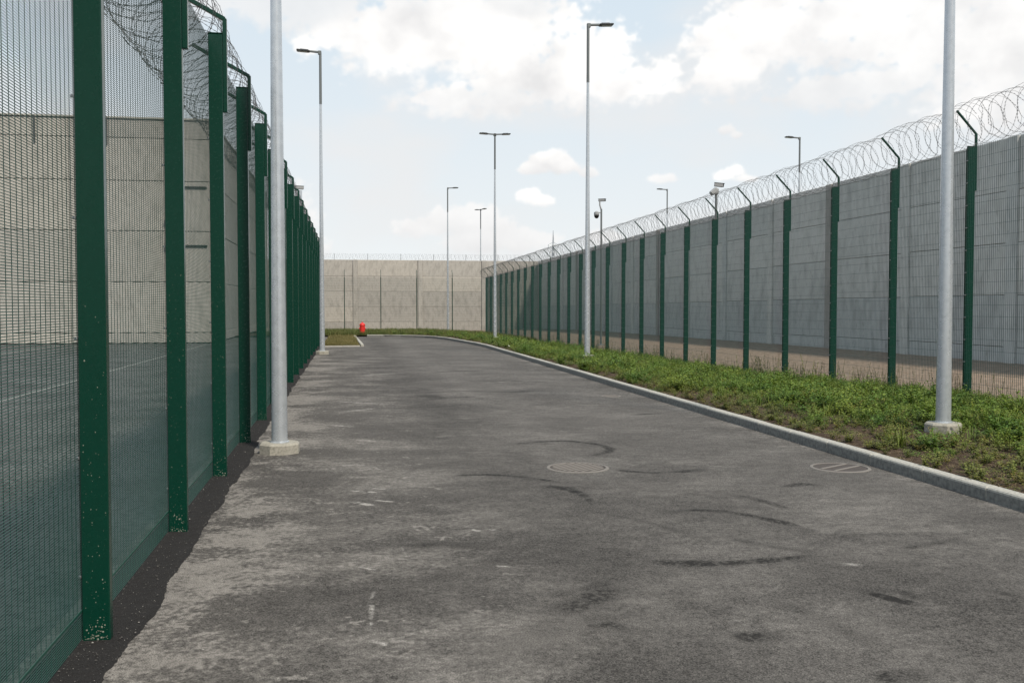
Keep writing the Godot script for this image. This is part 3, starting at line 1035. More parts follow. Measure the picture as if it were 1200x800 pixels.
func build_fences() -> void:
	fence_meshes()
	# beside the road
	var left := thing("mesh_fence", "dense dark green anti-climb mesh fence running close along the road", "fence", W(LEFT_X, 0))
	for k in range(-1, 17):
		var d := 5.39 + SPAN * k
		var p := add_post(left, Vector3(0, 0, -d), Basis.IDENTITY, 0)
		if k >= 0 and k < 7:
			# mortar splashed on the face towards the photographer, thick low down
			var s := Geo.new()
			var many := 125 - k * 12
			for i in many:
				var h := pow(rng.randf(), 2.6) * 2.0 + 0.02
				var r := rng.randf_range(0.0008, 0.0026) * (1.8 if rng.randf() < 0.08 else 1.0)
				var x := rng.randf_range(-0.128, -0.012)
				add_spot(s, Vector3(x, h, 0.0331), r, r * rng.randf_range(0.9, 1.8))
			for i in 16:
				var h := pow(rng.randf(), 1.6) * 0.13 + 0.012
				var r := rng.randf_range(0.001, 0.0062)
				add_spot(s, Vector3(rng.randf_range(-0.122, -0.016), h, 0.0331 + i * 0.00001), r, r * rng.randf_range(0.7, 1.3))
			var so := put("mortar_splashes", s.mesh(), M.splash, p)
			so.set_meta("kind", "stuff")
		if k == 16:
			break
		put("mesh_panel", fence_parts.close, M.green_wire, left, Vector3(0, 0, -d))
		put("razor_coil", fence_parts["coil_wide%d" % ((k + 3) % 3)], M.razor, left, Vector3(-0.52, 4.66, -d))
	# beside the verge
	var right := thing("mesh_fence", "tall green mesh fence topped with razor wire beside the weedy verge", "fence", W(FENCE_X + 0.14, 0))
	for k in range(-2, 26):
		var d := 16.1 + SPAN * k
		add_post(right, Vector3(0, fence_y(d), -d), Basis.IDENTITY, 1)
		put("clamp_bar", fence_parts.bar, M.green, right, Vector3(0, fence_y(d) + 0.02, -d))
		if k == 25:
			break
		var y := (fence_y(d) + fence_y(d + SPAN)) * 0.5
		put("mesh_panel", fence_parts.open, M.green_wire_far, right, Vector3(0, y, -d))
		put("razor_coil", fence_parts["coil%d" % ((k + 3) % 3)], M.razor, right, Vector3(-0.27, y + 4.50 + 0.33, -d))
	# across the end of the road
	var far := thing("mesh_fence", "green mesh fence crossing in front of the sunlit end wall", "fence", W(FENCE_X + 0.14, FAR_D, fence_y(FAR_D)))
	var turn := Basis(Vector3.UP, -PI / 2)
	var fm := Geo.new()
	var stretch := 2.85 / SPAN
	for k in range(0, 9):
		var x := -2.85 * k
		if k > 0:
			add_post(far, Vector3(x, -0.05, 0), turn, 1)
		put("mesh_panel", fence_parts.open, M.green_wire_far, far, Vector3(x - 2.85, -0.05, 0), turn * Basis.from_scale(Vector3(1, 1, stretch)))
	
func add_spot(s: Geo, at: Vector3, rx: float, ry: float) -> void:
	var mid := s.vert(at + Vector3(0, 0, 0.0012), Vector3.BACK)
	var first := s.v.size()
	for k in 7:
		var a := TAU * k / 7.0
		var q := rng.randf_range(0.75, 1.15)
		s.vert(at + Vector3(cos(a) * rx * q, sin(a) * ry * q, 0), (Vector3.BACK + Vector3(cos(a), sin(a), 0) * 0.6).normalized())
	for k in 7:
		s.tri_i(mid, first + k, first + (k + 1) % 7)

# ------------------------------------------------------------------ lamp posts
func lamp_post(label: String, at: Vector3, height: float, arms: Array, footing: bool, bottom := 0.095, group := "") -> Node3D:
	var root := thing("lamp_post", label, "lamp post", at, group)
	if footing:
		var f := Geo.new()
		var prof := [Vector2(0.0, -0.25), Vector2(0.245, -0.25), Vector2(0.245, 0.105), Vector2(0.225, 0.128), Vector2(0.0, 0.130)]
		f.lathe(Vector3.ZERO, prof, 8, true)
		var fo := put("footing", f.mesh(), M.footing, root, Vector3.ZERO, Basis(Vector3.UP, 0.06 + at.x * 0.1))
		fo.scale = Vector3(1.0, 1.0, 0.94)
		var r := Geo.new()
		r.lathe(Vector3(0, 0.128, 0), [Vector2(bottom + 0.02, 0.0), Vector2(bottom + 0.018, 0.012), Vector2(bottom - 0.002, 0.016)], 24)
		put("collar", r.mesh(), M.galvanised, root)
	var top := height - 1.75
	var p := Geo.new()
	var pts := PackedVector3Array()
	var rad := PackedFloat32Array()
	for i in 13:
		var t := i / 12.0
		pts.append(Vector3(0, lerpf(0.12 if footing else -0.3, top, t), 0))
		rad.append(lerpf(bottom, 0.043, t))
	p.tube(pts, rad, 24, true)
	put("pole", p.mesh(), M.galvanised, root)
	var u := Geo.new()
	u.tube(PackedVector3Array([Vector3(0, top - 0.1, 0), Vector3(0, top - 0.098, 0), Vector3(0, height - 0.02, 0)]), PackedFloat32Array([0.046, 0.049, 0.046]), 16, true)
	put("upper_tube", u.mesh(), M.grey_tube, root)
	for turn in arms:
		var b := Basis(Vector3.UP, turn)       # turn 0: arm to +x
		var tilt := Basis(Vector3.BACK, 0.06)
		var a := Geo.new()
		a.box(Vector3(0.02, -0.03, 0), Vector3(0.12, 0.14, 0.10), 0.015)
		a.box(Vector3(0.22, 0.0, 0), Vector3(0.40, 0.065, 0.085), 0.012, tilt)
		var arm := put("arm", a.mesh(), M.grey_tube, root, Vector3(0, height, 0), b)
		var h := Geo.new()
		# a flat luminaire with a bevelled tail
		h.box(Vector3(0.60, 0.018, 0), Vector3(0.46, 0.055, 0.26), 0.018, tilt)
		h.box(Vector3(0.56, 0.052, 0), Vector3(0.28, 0.03, 0.18), 0.012, tilt)
		put("lamp_head", h.mesh(), M.lamp_head, arm)
		var l := Geo.new()
		l.box(Vector3(0.62, -0.012, 0), Vector3(0.34, 0.012, 0.20), 0.003, tilt)
		put("lens", l.mesh(), M.lamp_glass, arm)
	return root

func build_lamps() -> void:
	var top := 10.80
	lamp_post("thick galvanised lamp post on a concrete footing close against the dense green fence", W(-0.82, 12.0), top, [PI], true)
	lamp_post("lamp post at the far end of the dense fence with arm reaching over it", W(-0.93, 36.0), top, [PI], true)
	var spots := [[7.62, 11.6, [0.0], "thick galvanised lamp post on concrete footing among weeds near the manhole covers"], [7.68, 31.1, [0.0], "single-arm lamp post in the weeds midway along the verge"],
		[7.70, 51.6, [0.0, PI], "double-armed lamp post standing in the verge where the kerb bends"], [7.60, 75.6, [0.0], "single-arm lamp post standing in grass before the end wall"]]
	for s in spots:
		var y := ground_y(s[0], s[1])
		lamp_post(s[3], W(s[0], s[1], y), top - y, s[2], true)
	lamp_post("single-arm lamp post behind the long wall, farther from the end wall", W(24.1, 50.0, -0.6), top + 0.6, [PI], false)
	lamp_post("single-arm lamp post behind the long wall, closer to the end wall", W(24.6, 73.8, -0.6), top + 0.6, [PI], false)
	lamp_post("small double-headed lamp post rising behind the end wall", W(12.5, 93.0, -0.6), top + 0.7, [PI / 2 + 0.5, -PI / 2 + 0.5], false, 0.085)
	camera_mast("camera mast with dome and box camera standing behind the verge fence", W(12.3, 47.0), 6.65, 0)
	camera_mast("camera mast with one large box camera above the razor wire", W(14.5, 37.4), 6.4, 1)
	camera_mast("pale camera mast peeking above the far end of the dense fence", W(-2.25, 48.5), 7.45, 2)

func camera_mast(label: String, at: Vector3, height: float, kind: int) -> void:
	var y := ground_y(at.x, -at.z) if at.x > 0 else 0.0
	at.y = y
	height -= y
	var root := thing("camera_mast", label, "camera mast", at)
	var p := Geo.new()
	var r: float = [0.05, 0.055, 0.10][kind]
	p.tube(PackedVector3Array([Vector3(0, -0.2, 0), Vector3(0, height - 0.15, 0)]), PackedFloat32Array([r, r * 0.9]), 16, true)
	put("pole", p.mesh(), M.grey_tube if kind < 2 else M.galvanised, root)
	var pl := Geo.new()
	pl.box(Vector3(0, 0.012, 0), Vector3(0.32, 0.024, 0.32), 0.004)
	put("base_plate", pl.mesh(), M.galvanised, root)
	if kind == 0:
		var a := Geo.new()
		a.tube(PackedVector3Array([Vector3(0, height - 0.2, 0), Vector3(-0.08, height + 0.05, 0), Vector3(-0.08, height + 0.22, 0)]), PackedFloat32Array([0.04, 0.035, 0.035]), 10, true)
		put("neck", a.mesh(), M.camera_shell, root)
		var c := put("box_camera", box_camera(), M.camera_shell, root, Vector3(0.02, height + 0.28, 0), Basis(Vector3.UP, -0.5) * Basis.from_scale(Vector3(0.75, 0.8, 0.8)))
		put("hood", camera_hood(), M.black, c)
		var d := Geo.new()
		d.lathe(Vector3.ZERO, [Vector2(0.0, -0.20), Vector2(0.07, -0.18), Vector2(0.12, -0.10), Vector2(0.125, 0.0)], 16)
		var dm := put("dome_camera", d.mesh(), M.black, root, Vector3(-0.24, height - 0.42, 0))
		var s := Geo.new()
		s.lathe(Vector3.ZERO, [Vector2(0.13, -0.02), Vector2(0.13, 0.10), Vector2(0.05, 0.16), Vector2(0.0, 0.17)], 16)
		s.wire(Vector3(0, 0.08, 0), Vector3(0.24, 0.10, 0), 0.025)
		put("housing", s.mesh(), M.camera_shell, dm)
	elif kind == 1:
		var c := put("box_camera", box_camera(), M.camera_shell, root, Vector3(0.10, height + 0.16, 0), Basis(Vector3.UP, -0.35) * Basis(Vector3.BACK, -0.12) * Basis.from_scale(Vector3(0.8, 0.95, 0.95)))
		put("hood", camera_hood(), M.black, c)
		var m := Geo.new()
		m.box(Vector3(-0.10, height - 0.10, 0), Vector3(0.34, 0.20, 0.20), 0.04, Basis(Vector3.BACK, 0.7))
		m.box(Vector3(0, height - 0.1, 0), Vector3(0.18, 0.24, 0.18), 0.03)
		put("motor_housing", m.mesh(), M.camera_shell, root)
	else:
		var c := put("box_camera", box_camera(), M.camera_shell, root, Vector3(-0.05, height - 0.02, 0), Basis(Vector3.UP, PI + 0.3))
		put("hood", camera_hood(), M.black, c)

func box_camera() -> ArrayMesh:
	var g := Geo.new()
	g.box(Vector3(0, 0, 0), Vector3(0.44, 0.15, 0.16), 0.02)
	g.box(Vector3(0.03, 0.085, 0), Vector3(0.52, 0.014, 0.19), 0.004)
	return g.mesh()

func camera_hood() -> ArrayMesh:
	var g := Geo.new()
	g.box(Vector3(0.235, 0, 0), Vector3(0.05, 0.13, 0.14), 0.01)
	return g.mesh()

# ------------------------------------------------------------------ small things
func cover(called: String, label: String, px: float, py: float, r: float, kind: int) -> void:
	var g2 := on_ground(px, py)
	var root := thing(called, label, "manhole cover", W(g2.x, g2.y, 0.0))
	var ring := Geo.new()
	ring.lathe(Vector3.ZERO, [Vector2(r + 0.035, 0.0005), Vector2(r + 0.03, 0.006), Vector2(r, 0.0075), Vector2(r - 0.002, 0.001)], 40)
	put("frame", ring.mesh(), M.cover_rim, root)
	var lid := Geo.new()
	lid.lathe(Vector3.ZERO, [Vector2(r - 0.006, 0.001), Vector2(r - 0.007, 0.0045), Vector2(0.0, 0.0045)], 40)
	put("lid", lid.mesh(), M.iron, root)
	var turn: float = [0.75, 0.55, 0.3][kind]
	var n: int = [9, 2, 2][kind]
	for i in n:
		var o: float = (i - (n - 1) * 0.5) * ([0.062, 0.16, 0.06][kind])
		var half := sqrt(maxf(pow(r - 0.03, 2.0) - o * o, 0.0001))
		var b := Geo.new()
		b.box(Vector3.ZERO, Vector3(half * 2.0, 0.008, [0.026, 0.035, 0.02][kind]), 0.002)
		put("rib", b.mesh(), M.cover_rim, root, Basis(Vector3.UP, turn) * Vector3(0, 0.0058, o), Basis(Vector3.UP, turn))

func build_small_things() -> void:
	cover("manhole_cover", "round ribbed manhole cover in mid road beside a curved tyre mark", 677, 548, 0.305, 0)
	cover("manhole_cover", "round manhole cover with two bars close beside the kerb", 985, 548, 0.285, 1)
	cover("valve_cover", "small round valve cover near the kerb", 716, 464, 0.16, 2)
	# red hydrant at the road end
	var y := ground_y(0.8, 57.6)
	var h := thing("fire_hydrant", "bright red dome-topped hydrant standing in grass at the road end", "hydrant", W(0.80, 57.4, y - 0.03))
	var b := Geo.new()
	b.lathe(Vector3.ZERO, [Vector2(0.20, 0.0), Vector2(0.20, 0.06), Vector2(0.165, 0.08), Vector2(0.155, 0.16), Vector2(0.150, 0.56)], 24)
	put("barrel", b.mesh(), M.red, h)
	var d := Geo.new()
	d.lathe(Vector3.ZERO, [Vector2(0.165, 0.56), Vector2(0.17, 0.60), Vector2(0.155, 0.65), Vector2(0.11, 0.71), Vector2(0.05, 0.745), Vector2(0.0, 0.75)], 24)
	var dome := put("dome", d.mesh(), M.red, h)
	var nut := Geo.new()
	nut.lathe(Vector3.ZERO, [Vector2(0.028, 0.74), Vector2(0.028, 0.79), Vector2(0.0, 0.79)], 5, true)
	put("nut", nut.mesh(), M.red, dome)
	for s in [-1.0, 1.0]:
		var n := Geo.new()
		n.tube(PackedVector3Array([Vector3(0.12 * s, 0.42, 0), Vector3(0.185 * s, 0.42, 0)]), PackedFloat32Array([0.055, 0.05]), 12, true)
		put("outlet", n.mesh(), M.red, h)
	# scraps
	var q := on_ground(592, 407, 0.12)
	var l := Geo.new()
	l.box(Vector3(0, 0.06, 0), Vector3(0.05, 0.08, 0.04), 0.012, Basis(Vector3.BACK, 0.3))
	l.box(Vector3(0.03, 0.05, 0.02), Vector3(0.07, 0.05, 0.05), 0.012, Basis(Vector3.UP, 0.5))
	var lo := put("paper_scrap", l.mesh(), M.litter, self, W(q.x + 0.12, q.y, ground_y(q.x + 0.2, q.y) + 0.02))
	tag(lo, "small crumpled white paper scrap in the grass beside the kerb", "litter")
	# grit shed along the bitumen, the foot of the fence and the gutter
	var stones := []
	for v in 3:
		var pg := Geo.new()
		var pr := RandomNumberGenerator.new()
		pr.seed = 60 + v
		var ring := []
		for k in 6:
			var rr := pr.randf_range(0.75, 1.15)
			ring.append(Vector3(cos(TAU * k / 6.0) * rr, pr.randf_range(-0.1, 0.2), sin(TAU * k / 6.0) * rr * 0.8))
		for k in 6:
			pg.tri(Vector3(0.1, 0.65, 0.0), ring[k], ring[(k + 1) % 6], (ring[k] + ring[(k + 1) % 6] + Vector3.UP * 1.6).normalized())
			pg.tri(Vector3(0, -0.4, 0), ring[k], ring[(k + 1) % 6], (ring[k] + ring[(k + 1) % 6] - Vector3.UP * 1.2).normalized())
		stones.append(pg.mesh())
	var sm := std(Color(1, 1, 1), 0.95)
	sm.vertex_color_use_as_albedo = true
	var grit: Array = []
	var gr := RandomNumberGenerator.new()
	gr.seed = 55
	for i in 9000:
		var d2 := 3.0 + pow(gr.randf(), 1.7) * 26.0
		var x2 := -1.12 + gr.randfn(0.0, 0.035)
		var kind := gr.randf()
		if kind < 0.45:
			x2 = gr.randf_range(-1.46, -1.08)
		elif kind < 0.62:
			x2 = -1.36 + gr.randfn(0.0, 0.03)
		elif kind < 0.74:
			x2 = -1.05 + absf(gr.randfn(0.0, 0.35))
		elif kind < 0.84:
			x2 = KERB_X - 0.01 - absf(gr.randfn(0.0, 0.06))
			d2 = 6.0 + gr.randf() * 20.0
		var size := gr.randf_range(0.0015, 0.0042) * (2.2 if gr.randf() < 0.06 else 1.0)
		var tone2 := gr.randf_range(0.03, 0.075) if x2 < -1.1 and gr.randf() < 0.85 else gr.randf_range(0.08, 0.30)
		grit.append([Vector3(x2, (0.016 if x2 < -1.13 else 0.002) + size * 0.25, -d2), size, Color(tone2, tone2 * 0.97, tone2 * 0.94), gr.randf_range(0, TAU), 1.0])
	scatter("loose_grit", "loose dark grit and small stones along the foot of the dense fence", stones, sm, grit)
	# pylon on the skyline
	var py := thing("power_pylon", "distant lattice power pylon standing behind the long wall", "pylon", W(61.0, 290.0, -0.62))
	var t := Geo.new()
	var hh := 25.0
	for s in [Vector2(-1, -1), Vector2(1, -1), Vector2(1, 1), Vector2(-1, 1)]:
		t.wire(Vector3(s.x * 1.7, 0, s.y * 1.7), Vector3(s.x * 0.35, 16.0, s.y * 0.35), 0.10, 4)
		t.wire(Vector3(s.x * 0.35, 16.0, s.y * 0.35), Vector3(0, hh, 0), 0.08, 4)
	put("leg_frame", t.mesh(), M.galvanised, py)
	var br := Geo.new()
	for k in 12:
		var y0 := k * 1.7
		var w0 := lerpf(1.7, 0.35, clampf(y0 / 16.0, 0, 1)) if y0 < 16 else 0.3
		var w1 := lerpf(1.7, 0.35, clampf((y0 + 1.7) / 16.0, 0, 1)) if y0 + 1.7 < 16 else 0.25
		for f in [Vector2(1, 1), Vector2(-1, -1)]:
			br.wire(Vector3(-w0, y0, w0 * f.x), Vector3(w1, y0 + 1.7, w1 * f.x), 0.05, 4)
			br.wire(Vector3(w0, y0, w0 * f.x), Vector3(-w1, y0 + 1.7, w1 * f.x), 0.05, 4)
			br.wire(Vector3(w0 * f.x, y0, -w0), Vector3(w1 * f.x, y0 + 1.7, w1), 0.05, 4)
	put("bracing", br.mesh(), M.galvanised, py)
	for a in [[20.6, 1.5], [18.4, 1.1]]:
		var ca := Geo.new()
		ca.wire(Vector3(-a[1], a[0], 0), Vector3(a[1], a[0], 0), 0.09, 4)
		ca.wire(Vector3(-a[1], a[0], 0), Vector3(0, a[0] + 0.9, 0), 0.06, 4)
		ca.wire(Vector3(a[1], a[0], 0), Vector3(0, a[0] + 0.9, 0), 0.06, 4)
		for s in [-1.0, 1.0]:
			ca.wire(Vector3(a[1] * s, a[0], 0), Vector3(a[1] * s, a[0] - 1.0, 0), 0.08, 4)
		put("crossarm", ca.mesh(), M.galvanised, py)

# ------------------------------------------------------------------ weeds and grass
func leaf(g: Geo, at: Vector3, dir: Vector3, width: float, droop: float) -> void:
	var side := dir.cross(Vector3.UP).normalized() * width
	var l := dir.length()
	var mid := at + dir * 0.5 + Vector3.UP * l * 0.08
	var tip := at + dir - Vector3.UP * l * droop
	var nn := side.cross(dir).normalized()
	if nn.y < 0:
		nn = -nn
	var i := g.vert(at, nn)
	g.vert(mid + side, (nn + side.normalized() * 0.35).normalized())
	g.vert(mid - side, (nn - side.normalized() * 0.35).normalized())
	g.vert(tip, (nn + dir.normalized() * 0.4).normalized())
	g.tri_i(i, i + 1, i + 2)
	g.tri_i(i + 1, i + 3, i + 2)

func shade_of(g: Geo, r: RandomNumberGenerator, base: Color, dev: float) -> void:
	var k := 1.0 + r.randf_range(-dev, dev)
	g.tint = Color(base.r * k * (1.0 + r.randf_range(-dev, dev) * 0.5), base.g * k, base.b * k * (1.0 + r.randf_range(-dev, dev) * 0.4))

func weed_mesh(kind: int, seed_: int) -> ArrayMesh:
	var r := RandomNumberGenerator.new()
	r.seed = seed_
	var g := Geo.new()
	g.coloured = true
	match kind:
		0:   # bushy leafy weed
			for s in 8:
				var a := TAU * s / 8.0 + r.randf_range(-0.4, 0.4)
				var lean := r.randf_range(0.15, 0.75)
				var h := r.randf_range(0.12, 0.30)
				var tip := Vector3(cos(a) * lean * h, h, sin(a) * lean * h)
				shade_of(g, r, Color(0.75, 0.85, 0.6), 0.15)
				g.wire(Vector3(0, -0.02, 0), tip, 0.0022, 3)
				for j in 8:
					var t := 0.2 + 0.8 * j / 8.0
					var la := r.randf_range(0, TAU)
					var ll := r.randf_range(0.036, 0.075) * (1.25 - 0.5 * t)
					shade_of(g, r, Color(1, 1, 1), 0.28)
					leaf(g, tip * t, Vector3(cos(la), r.randf_range(0.0, 0.7), sin(la)) * ll, ll * 0.30, r.randf_range(0.0, 0.3))
		1:   # grass tuft
			for s in 22:
				var a := r.randf_range(0, TAU)
				var h := r.randf_range(0.08, 0.24)
				var o := Vector3(r.randf_range(-0.05, 0.05), -0.01, r.randf_range(-0.05, 0.05))
				var out := Vector3(cos(a), 0, sin(a)) * h * r.randf_range(0.15, 0.7)
				var side := Vector3(-sin(a), 0, cos(a)) * 0.0035
				shade_of(g, r, Color(1, 1, 1), 0.25)
				var p1 := o + out * 0.35 + Vector3.UP * h * 0.6
				var p2 := o + out + Vector3.UP * h * r.randf_range(0.75, 1.0)
				var nn := (out.normalized() * -0.5 + Vector3.UP * 0.6).normalized()
				var i := g.vert(o - side, nn); g.vert(o + side, nn); g.vert(p1 + side * 0.8, nn); g.vert(p1 - side * 0.8, nn); g.vert(p2, nn)
				g.tri_i(i, i + 1, i + 2); g.tri_i(i, i + 2, i + 3); g.tri_i(i + 3, i + 2, i + 4)
		2:   # low creeping leaves
			for s in 46:
				var a := r.randf_range(0, TAU)
				var q := sqrt(r.randf()) * 0.13
				var ll := r.randf_range(0.018, 0.042)
				var la := r.randf_range(0, TAU)
				shade_of(g, r, Color(1, 1, 1), 0.28)
				leaf(g, Vector3(cos(a) * q, r.randf_range(0.0, 0.065) * (1.2 - q / 0.13), sin(a) * q), Vector3(cos(la), r.randf_range(0.0, 0.5), sin(la)) * ll, ll * 0.36, 0.15)
		3:   # tall spindly stem with sparse leaves and seed heads
			for s in 3:
				var a := r.randf_range(0, TAU)
				var h := r.randf_range(0.32, 0.58)
				var tip := Vector3(cos(a) * 0.25 * h, h, sin(a) * 0.25 * h)
				shade_of(g, r, Color(1.0, 0.95, 0.7), 0.15)
				g.wire(Vector3(cos(a) * 0.02, -0.02, sin(a) * 0.02), tip, 0.0026, 3)
				for j in 16:
					var t := r.randf_range(0.12, 1.0)
					var la := r.randf_range(0, TAU)
					var ll := r.randf_range(0.025, 0.06) * (1.3 - 0.8 * t)
					shade_of(g, r, Color(1, 1, 1), 0.25)
					leaf(g, tip * t, Vector3(cos(la), r.randf_range(0.1, 0.8), sin(la)) * ll, ll * 0.22, 0.2)
		4:   # yellowing low herb with small flower heads
			for s in 12:
				var a := r.randf_range(0, TAU)
				var h := r.randf_range(0.05, 0.15)
				var tip := Vector3(cos(a) * 0.6 * h, h, sin(a) * 0.6 * h)
				for j in 6:
					var t := r.randf_range(0.2, 1.0)
					var la := r.randf_range(0, TAU)
					var ll := r.randf_range(0.018, 0.040)
					shade_of(g, r, Color(1.0, 1.0, 1.0), 0.3)
					leaf(g, tip * t, Vector3(cos(la), r.randf_range(0.0, 0.8), sin(la)) * ll, ll * 0.28, 0.2)
		5:   # dead straw
			for s in 14:
				var a := r.randf_range(0, TAU)
				var h := r.randf_range(0.05, 0.16)
				var o := Vector3(r.randf_range(-0.06, 0.06), 0.004, r.randf_range(-0.06, 0.06))
				shade_of(g, r, Color(1, 1, 1), 0.3)
				g.tri(o, o + Vector3(0.004, 0, 0.003), o + Vector3(cos(a) * h, h * r.randf_range(0.05, 0.6), sin(a) * h), Vector3.UP)
	return g.mesh()

func scatter(called: String, label: String, meshes: Array, mat: Material, spots: Array) -> void:
	var root := Node3D.new()
	root.name = called
	add_child(root, true)
	root.set_meta("kind", "stuff")
	tag(root, label, "grit" if called == "loose_grit" else "plants")
	for v in meshes.size():
		var mine: Array = []
		for i in spots.size():
			if i % meshes.size() == v:
				mine.append(spots[i])
		if mine.is_empty():
			continue
		var mm := MultiMesh.new()
		mm.transform_format = MultiMesh.TRANSFORM_3D
		mm.use_colors = true
		mm.mesh = meshes[v]
		mm.instance_count = mine.size()
		for i in mine.size():
			var s: Array = mine[i]
			var b := Basis(Vector3.UP, s[3]).scaled(Vector3(s[1], s[1] * s[4], s[1]))
			mm.set_instance_transform(i, Transform3D(b, s[0]))
			mm.set_instance_color(i, s[2])
		var o := MultiMeshInstance3D.new()
		o.name = "clump"
		o.multimesh = mm
		o.material_override = mat
		o.set_meta("kind", "stuff")
		root.add_child(o, true)

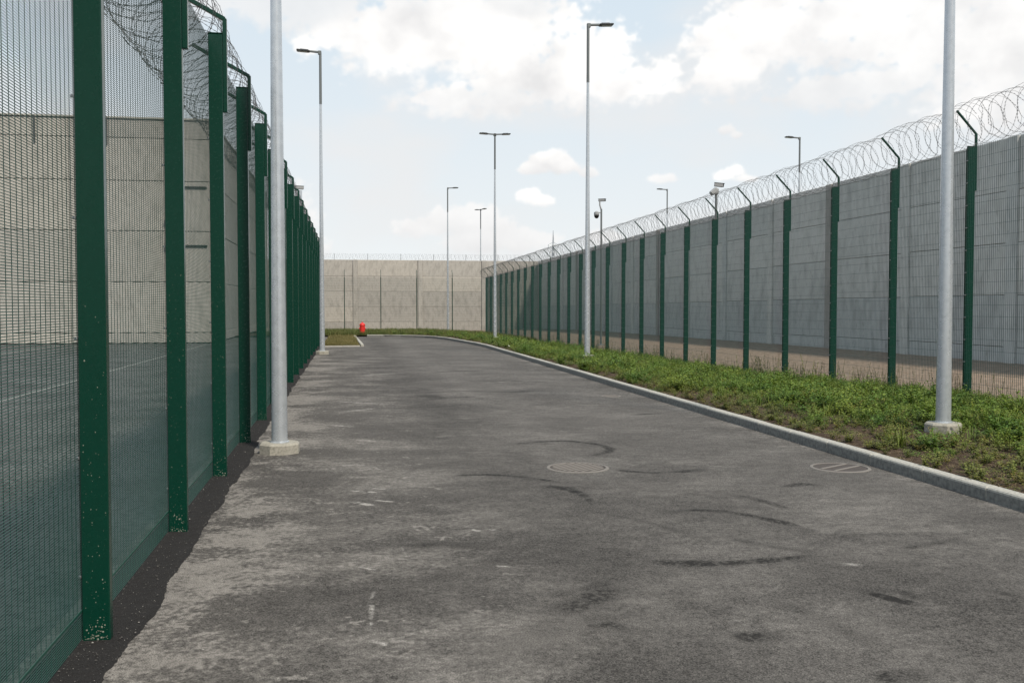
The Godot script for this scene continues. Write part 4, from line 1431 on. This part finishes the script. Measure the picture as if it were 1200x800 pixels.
func build_plants() -> void:
	var green := std(Color(1, 1, 1), 0.62, 0.0, 0.35)
	green.vertex_color_use_as_albedo = true
	green.cull_mode = BaseMaterial3D.CULL_DISABLED
	green.backlight_enabled = true
	green.backlight = Color(0.5, 0.55, 0.3)
	var weeds := []
	for k in 4:
		weeds.append(weed_mesh(0, 900 + k))
	var tufts := [weed_mesh(1, 910), weed_mesh(1, 911), weed_mesh(1, 912)]
	var creep := [weed_mesh(2, 920), weed_mesh(2, 921), weed_mesh(2, 922)]
	var tall := [weed_mesh(3, 930), weed_mesh(3, 931), weed_mesh(3, 932)]
	var herb := [weed_mesh(4, 940), weed_mesh(4, 941), weed_mesh(4, 942)]
	var straw := [weed_mesh(5, 950), weed_mesh(5, 951)]
	var patch := noise(97, 0.55, 3)
	var tone := noise(98, 0.9, 3)
	var clump := noise(101, 1.3, 3)
	var s_weed: Array = []
	var s_tuft: Array = []
	var s_creep: Array = []
	var s_tall: Array = []
	var s_herb: Array = []
	var s_straw: Array = []
	var r := RandomNumberGenerator.new()
	r.seed = 77
	var d := 6.0
	while d < END_D + 0.2:
		var row := 0.10 if d < 22 else (0.16 if d < 36 else 0.24)
		var count := int((FENCE_X - 5.8) / row * (1.35 if d < 22 else 1.5))
		for i in count:
			var lo := kerb_x(minf(d, 55.9)) + 0.17
			var x := r.randf_range(lo, FENCE_X + 0.25)
			var dd := d + r.randf_range(-0.5, 0.5) * row * 2.0
			var y := ground_y(x, dd) - 0.005
			var across := (x - lo) / (FENCE_X - lo)
			var pn := patch.get_noise_2d(x * 1.2, dd)
			var tn := tone.get_noise_2d(x, dd + 50)
			var bare := 0.17 if d < 14 else lerpf(0.17, -0.08, clampf((d - 14) / 14.0, 0, 1))
			var lush := clampf((across - bare) / 0.28 + pn * 1.3 + 0.15, 0.0, 1.0)
			var at := Vector3(x, y, -dd)
			# trodden bare round the lamp footings
			var clear := false
			for f in [Vector2(7.62, 11.6), Vector2(7.68, 31.1), Vector2(7.70, 51.6)]:
				if absf(x - f.x) < 0.42 and dd > f.y - 0.75 and dd < f.y + 0.3:
					clear = true
			if clear and r.randf() < 0.88:
				continue
			var spin := r.randf_range(0, TAU)
			var pick := r.randf()
			var gcol := Color(0.092, 0.165, 0.028).lerp(Color(0.185, 0.235, 0.040), clampf(0.5 + tn * 1.2 + r.randf_range(-0.25, 0.25), 0, 1))
			if r.randf() < lush * 0.95:
				var sc := r.randf_range(0.6, 1.25) * (0.75 + 0.3 * lush) * clampf(0.86 + 1.0 * clump.get_noise_2d(x, dd), 0.5, 1.4) * lerpf(1.0, 0.65, smoothstep(0.7, 0.95, across))
				if pick < 0.52:
					s_weed.append([at, sc, gcol, spin, r.randf_range(0.6, 0.95)])
				elif pick < 0.64:
					s_tuft.append([at, sc * 1.05, gcol.lerp(Color(0.13, 0.14, 0.04), r.randf() * 0.6), spin, r.randf_range(0.7, 1.2)])
				elif pick < 0.90:
					s_creep.append([at, sc * 1.25, gcol * r.randf_range(0.8, 1.05), spin, 1.0])
				elif pick < 0.925 and across > 0.55:
					s_tall.append([at, sc * 0.8, gcol.lerp(Color(0.12, 0.11, 0.04), 0.4), spin, 1.0])
				else:
					s_herb.append([at, sc * 1.1, Color(0.16, 0.16, 0.035), spin, 1.0])
			elif r.randf() < 0.55:
				if pick < 0.30:
					s_herb.append([at, r.randf_range(0.5, 1.1), Color(0.19, 0.165, 0.045).lerp(Color(0.10, 0.12, 0.03), r.randf()), spin, 1.0])
				elif pick < 0.62:
					s_straw.append([at, r.randf_range(0.6, 1.3), Color(0.25, 0.19, 0.11), spin, 1.0])
				elif pick < 0.82:
					s_creep.append([at, r.randf_range(0.4, 0.9), gcol.lerp(Color(0.16, 0.13, 0.05), 0.5), spin, 0.8])
				else:
					s_weed.append([at, r.randf_range(0.4, 0.8), gcol.lerp(Color(0.17, 0.15, 0.05), 0.5), spin, 0.8])
		d += row
	# plants pushing through the foot of the fence
	for i in 260:
		var dd := 11.0 + pow(r.randf(), 1.3) * 44.0
		var x := FENCE_X + r.randf_range(-0.25, 0.3)
		s_tall.append([Vector3(x, ground_y(x, dd) - 0.01, -dd), r.randf_range(0.5, 1.05), Color(0.075, 0.09, 0.03), r.randf_range(0, TAU), 1.0])
	scatter("verge_weeds", "tangle of leafy green weeds growing along the verge", weeds, green, s_weed)
	scatter("verge_tufts", "green grass tufts growing along the verge", tufts, green, s_tuft)
	scatter("verge_creepers", "low creeping leafy ground cover on the verge soil", creep, green, s_creep)
	scatter("verge_tall_weeds", "tall spindly weeds at the foot of the verge fence", tall, green, s_tall)
	scatter("verge_yellow_herbs", "yellowing low herbs on the bare soil beside the kerb", herb, green, s_herb)
	scatter("verge_straw", "dry straw lying on the brown soil beside the kerb", straw, green, s_straw)
	# grass beyond the end of the road
	var s_far: Array = []
	for i in 9000:
		var dd := END_D + 0.3 + pow(r.randf(), 1.2) * (FAR_D - END_D - 0.2)
		var x := r.randf_range(-5.0, FENCE_X)
		s_far.append([Vector3(x, ground_y(x, dd) - 0.02, -dd), r.randf_range(0.9, 1.7), Color(0.075, 0.105, 0.026).lerp(Color(0.14, 0.14, 0.05), clampf(0.35 + tone.get_noise_2d(x, dd) * 1.3 + r.randf_range(-0.2, 0.2), 0, 1)), r.randf_range(0, TAU), r.randf_range(0.7, 1.2)])
	scatter("field_grass", "rough green grass between the road end and the far fence", tufts, green, s_far)
	var s_is: Array = []
	for i in 2600:
		var dd := r.randf_range(42.75, 56.2)
		var x := r.randf_range(-1.05, 0.42)
		s_is.append([Vector3(x, 0.045, -dd), r.randf_range(0.5, 0.85), Color(0.12, 0.115, 0.04).lerp(Color(0.21, 0.175, 0.075), clampf(0.5 + tone.get_noise_2d(x, dd) + r.randf_range(-0.3, 0.3), 0, 1)), r.randf_range(0, TAU), r.randf_range(0.5, 0.9)])
	scatter("patch_grass", "short yellowing grass on the small patch by the road end", tufts, green, s_is)
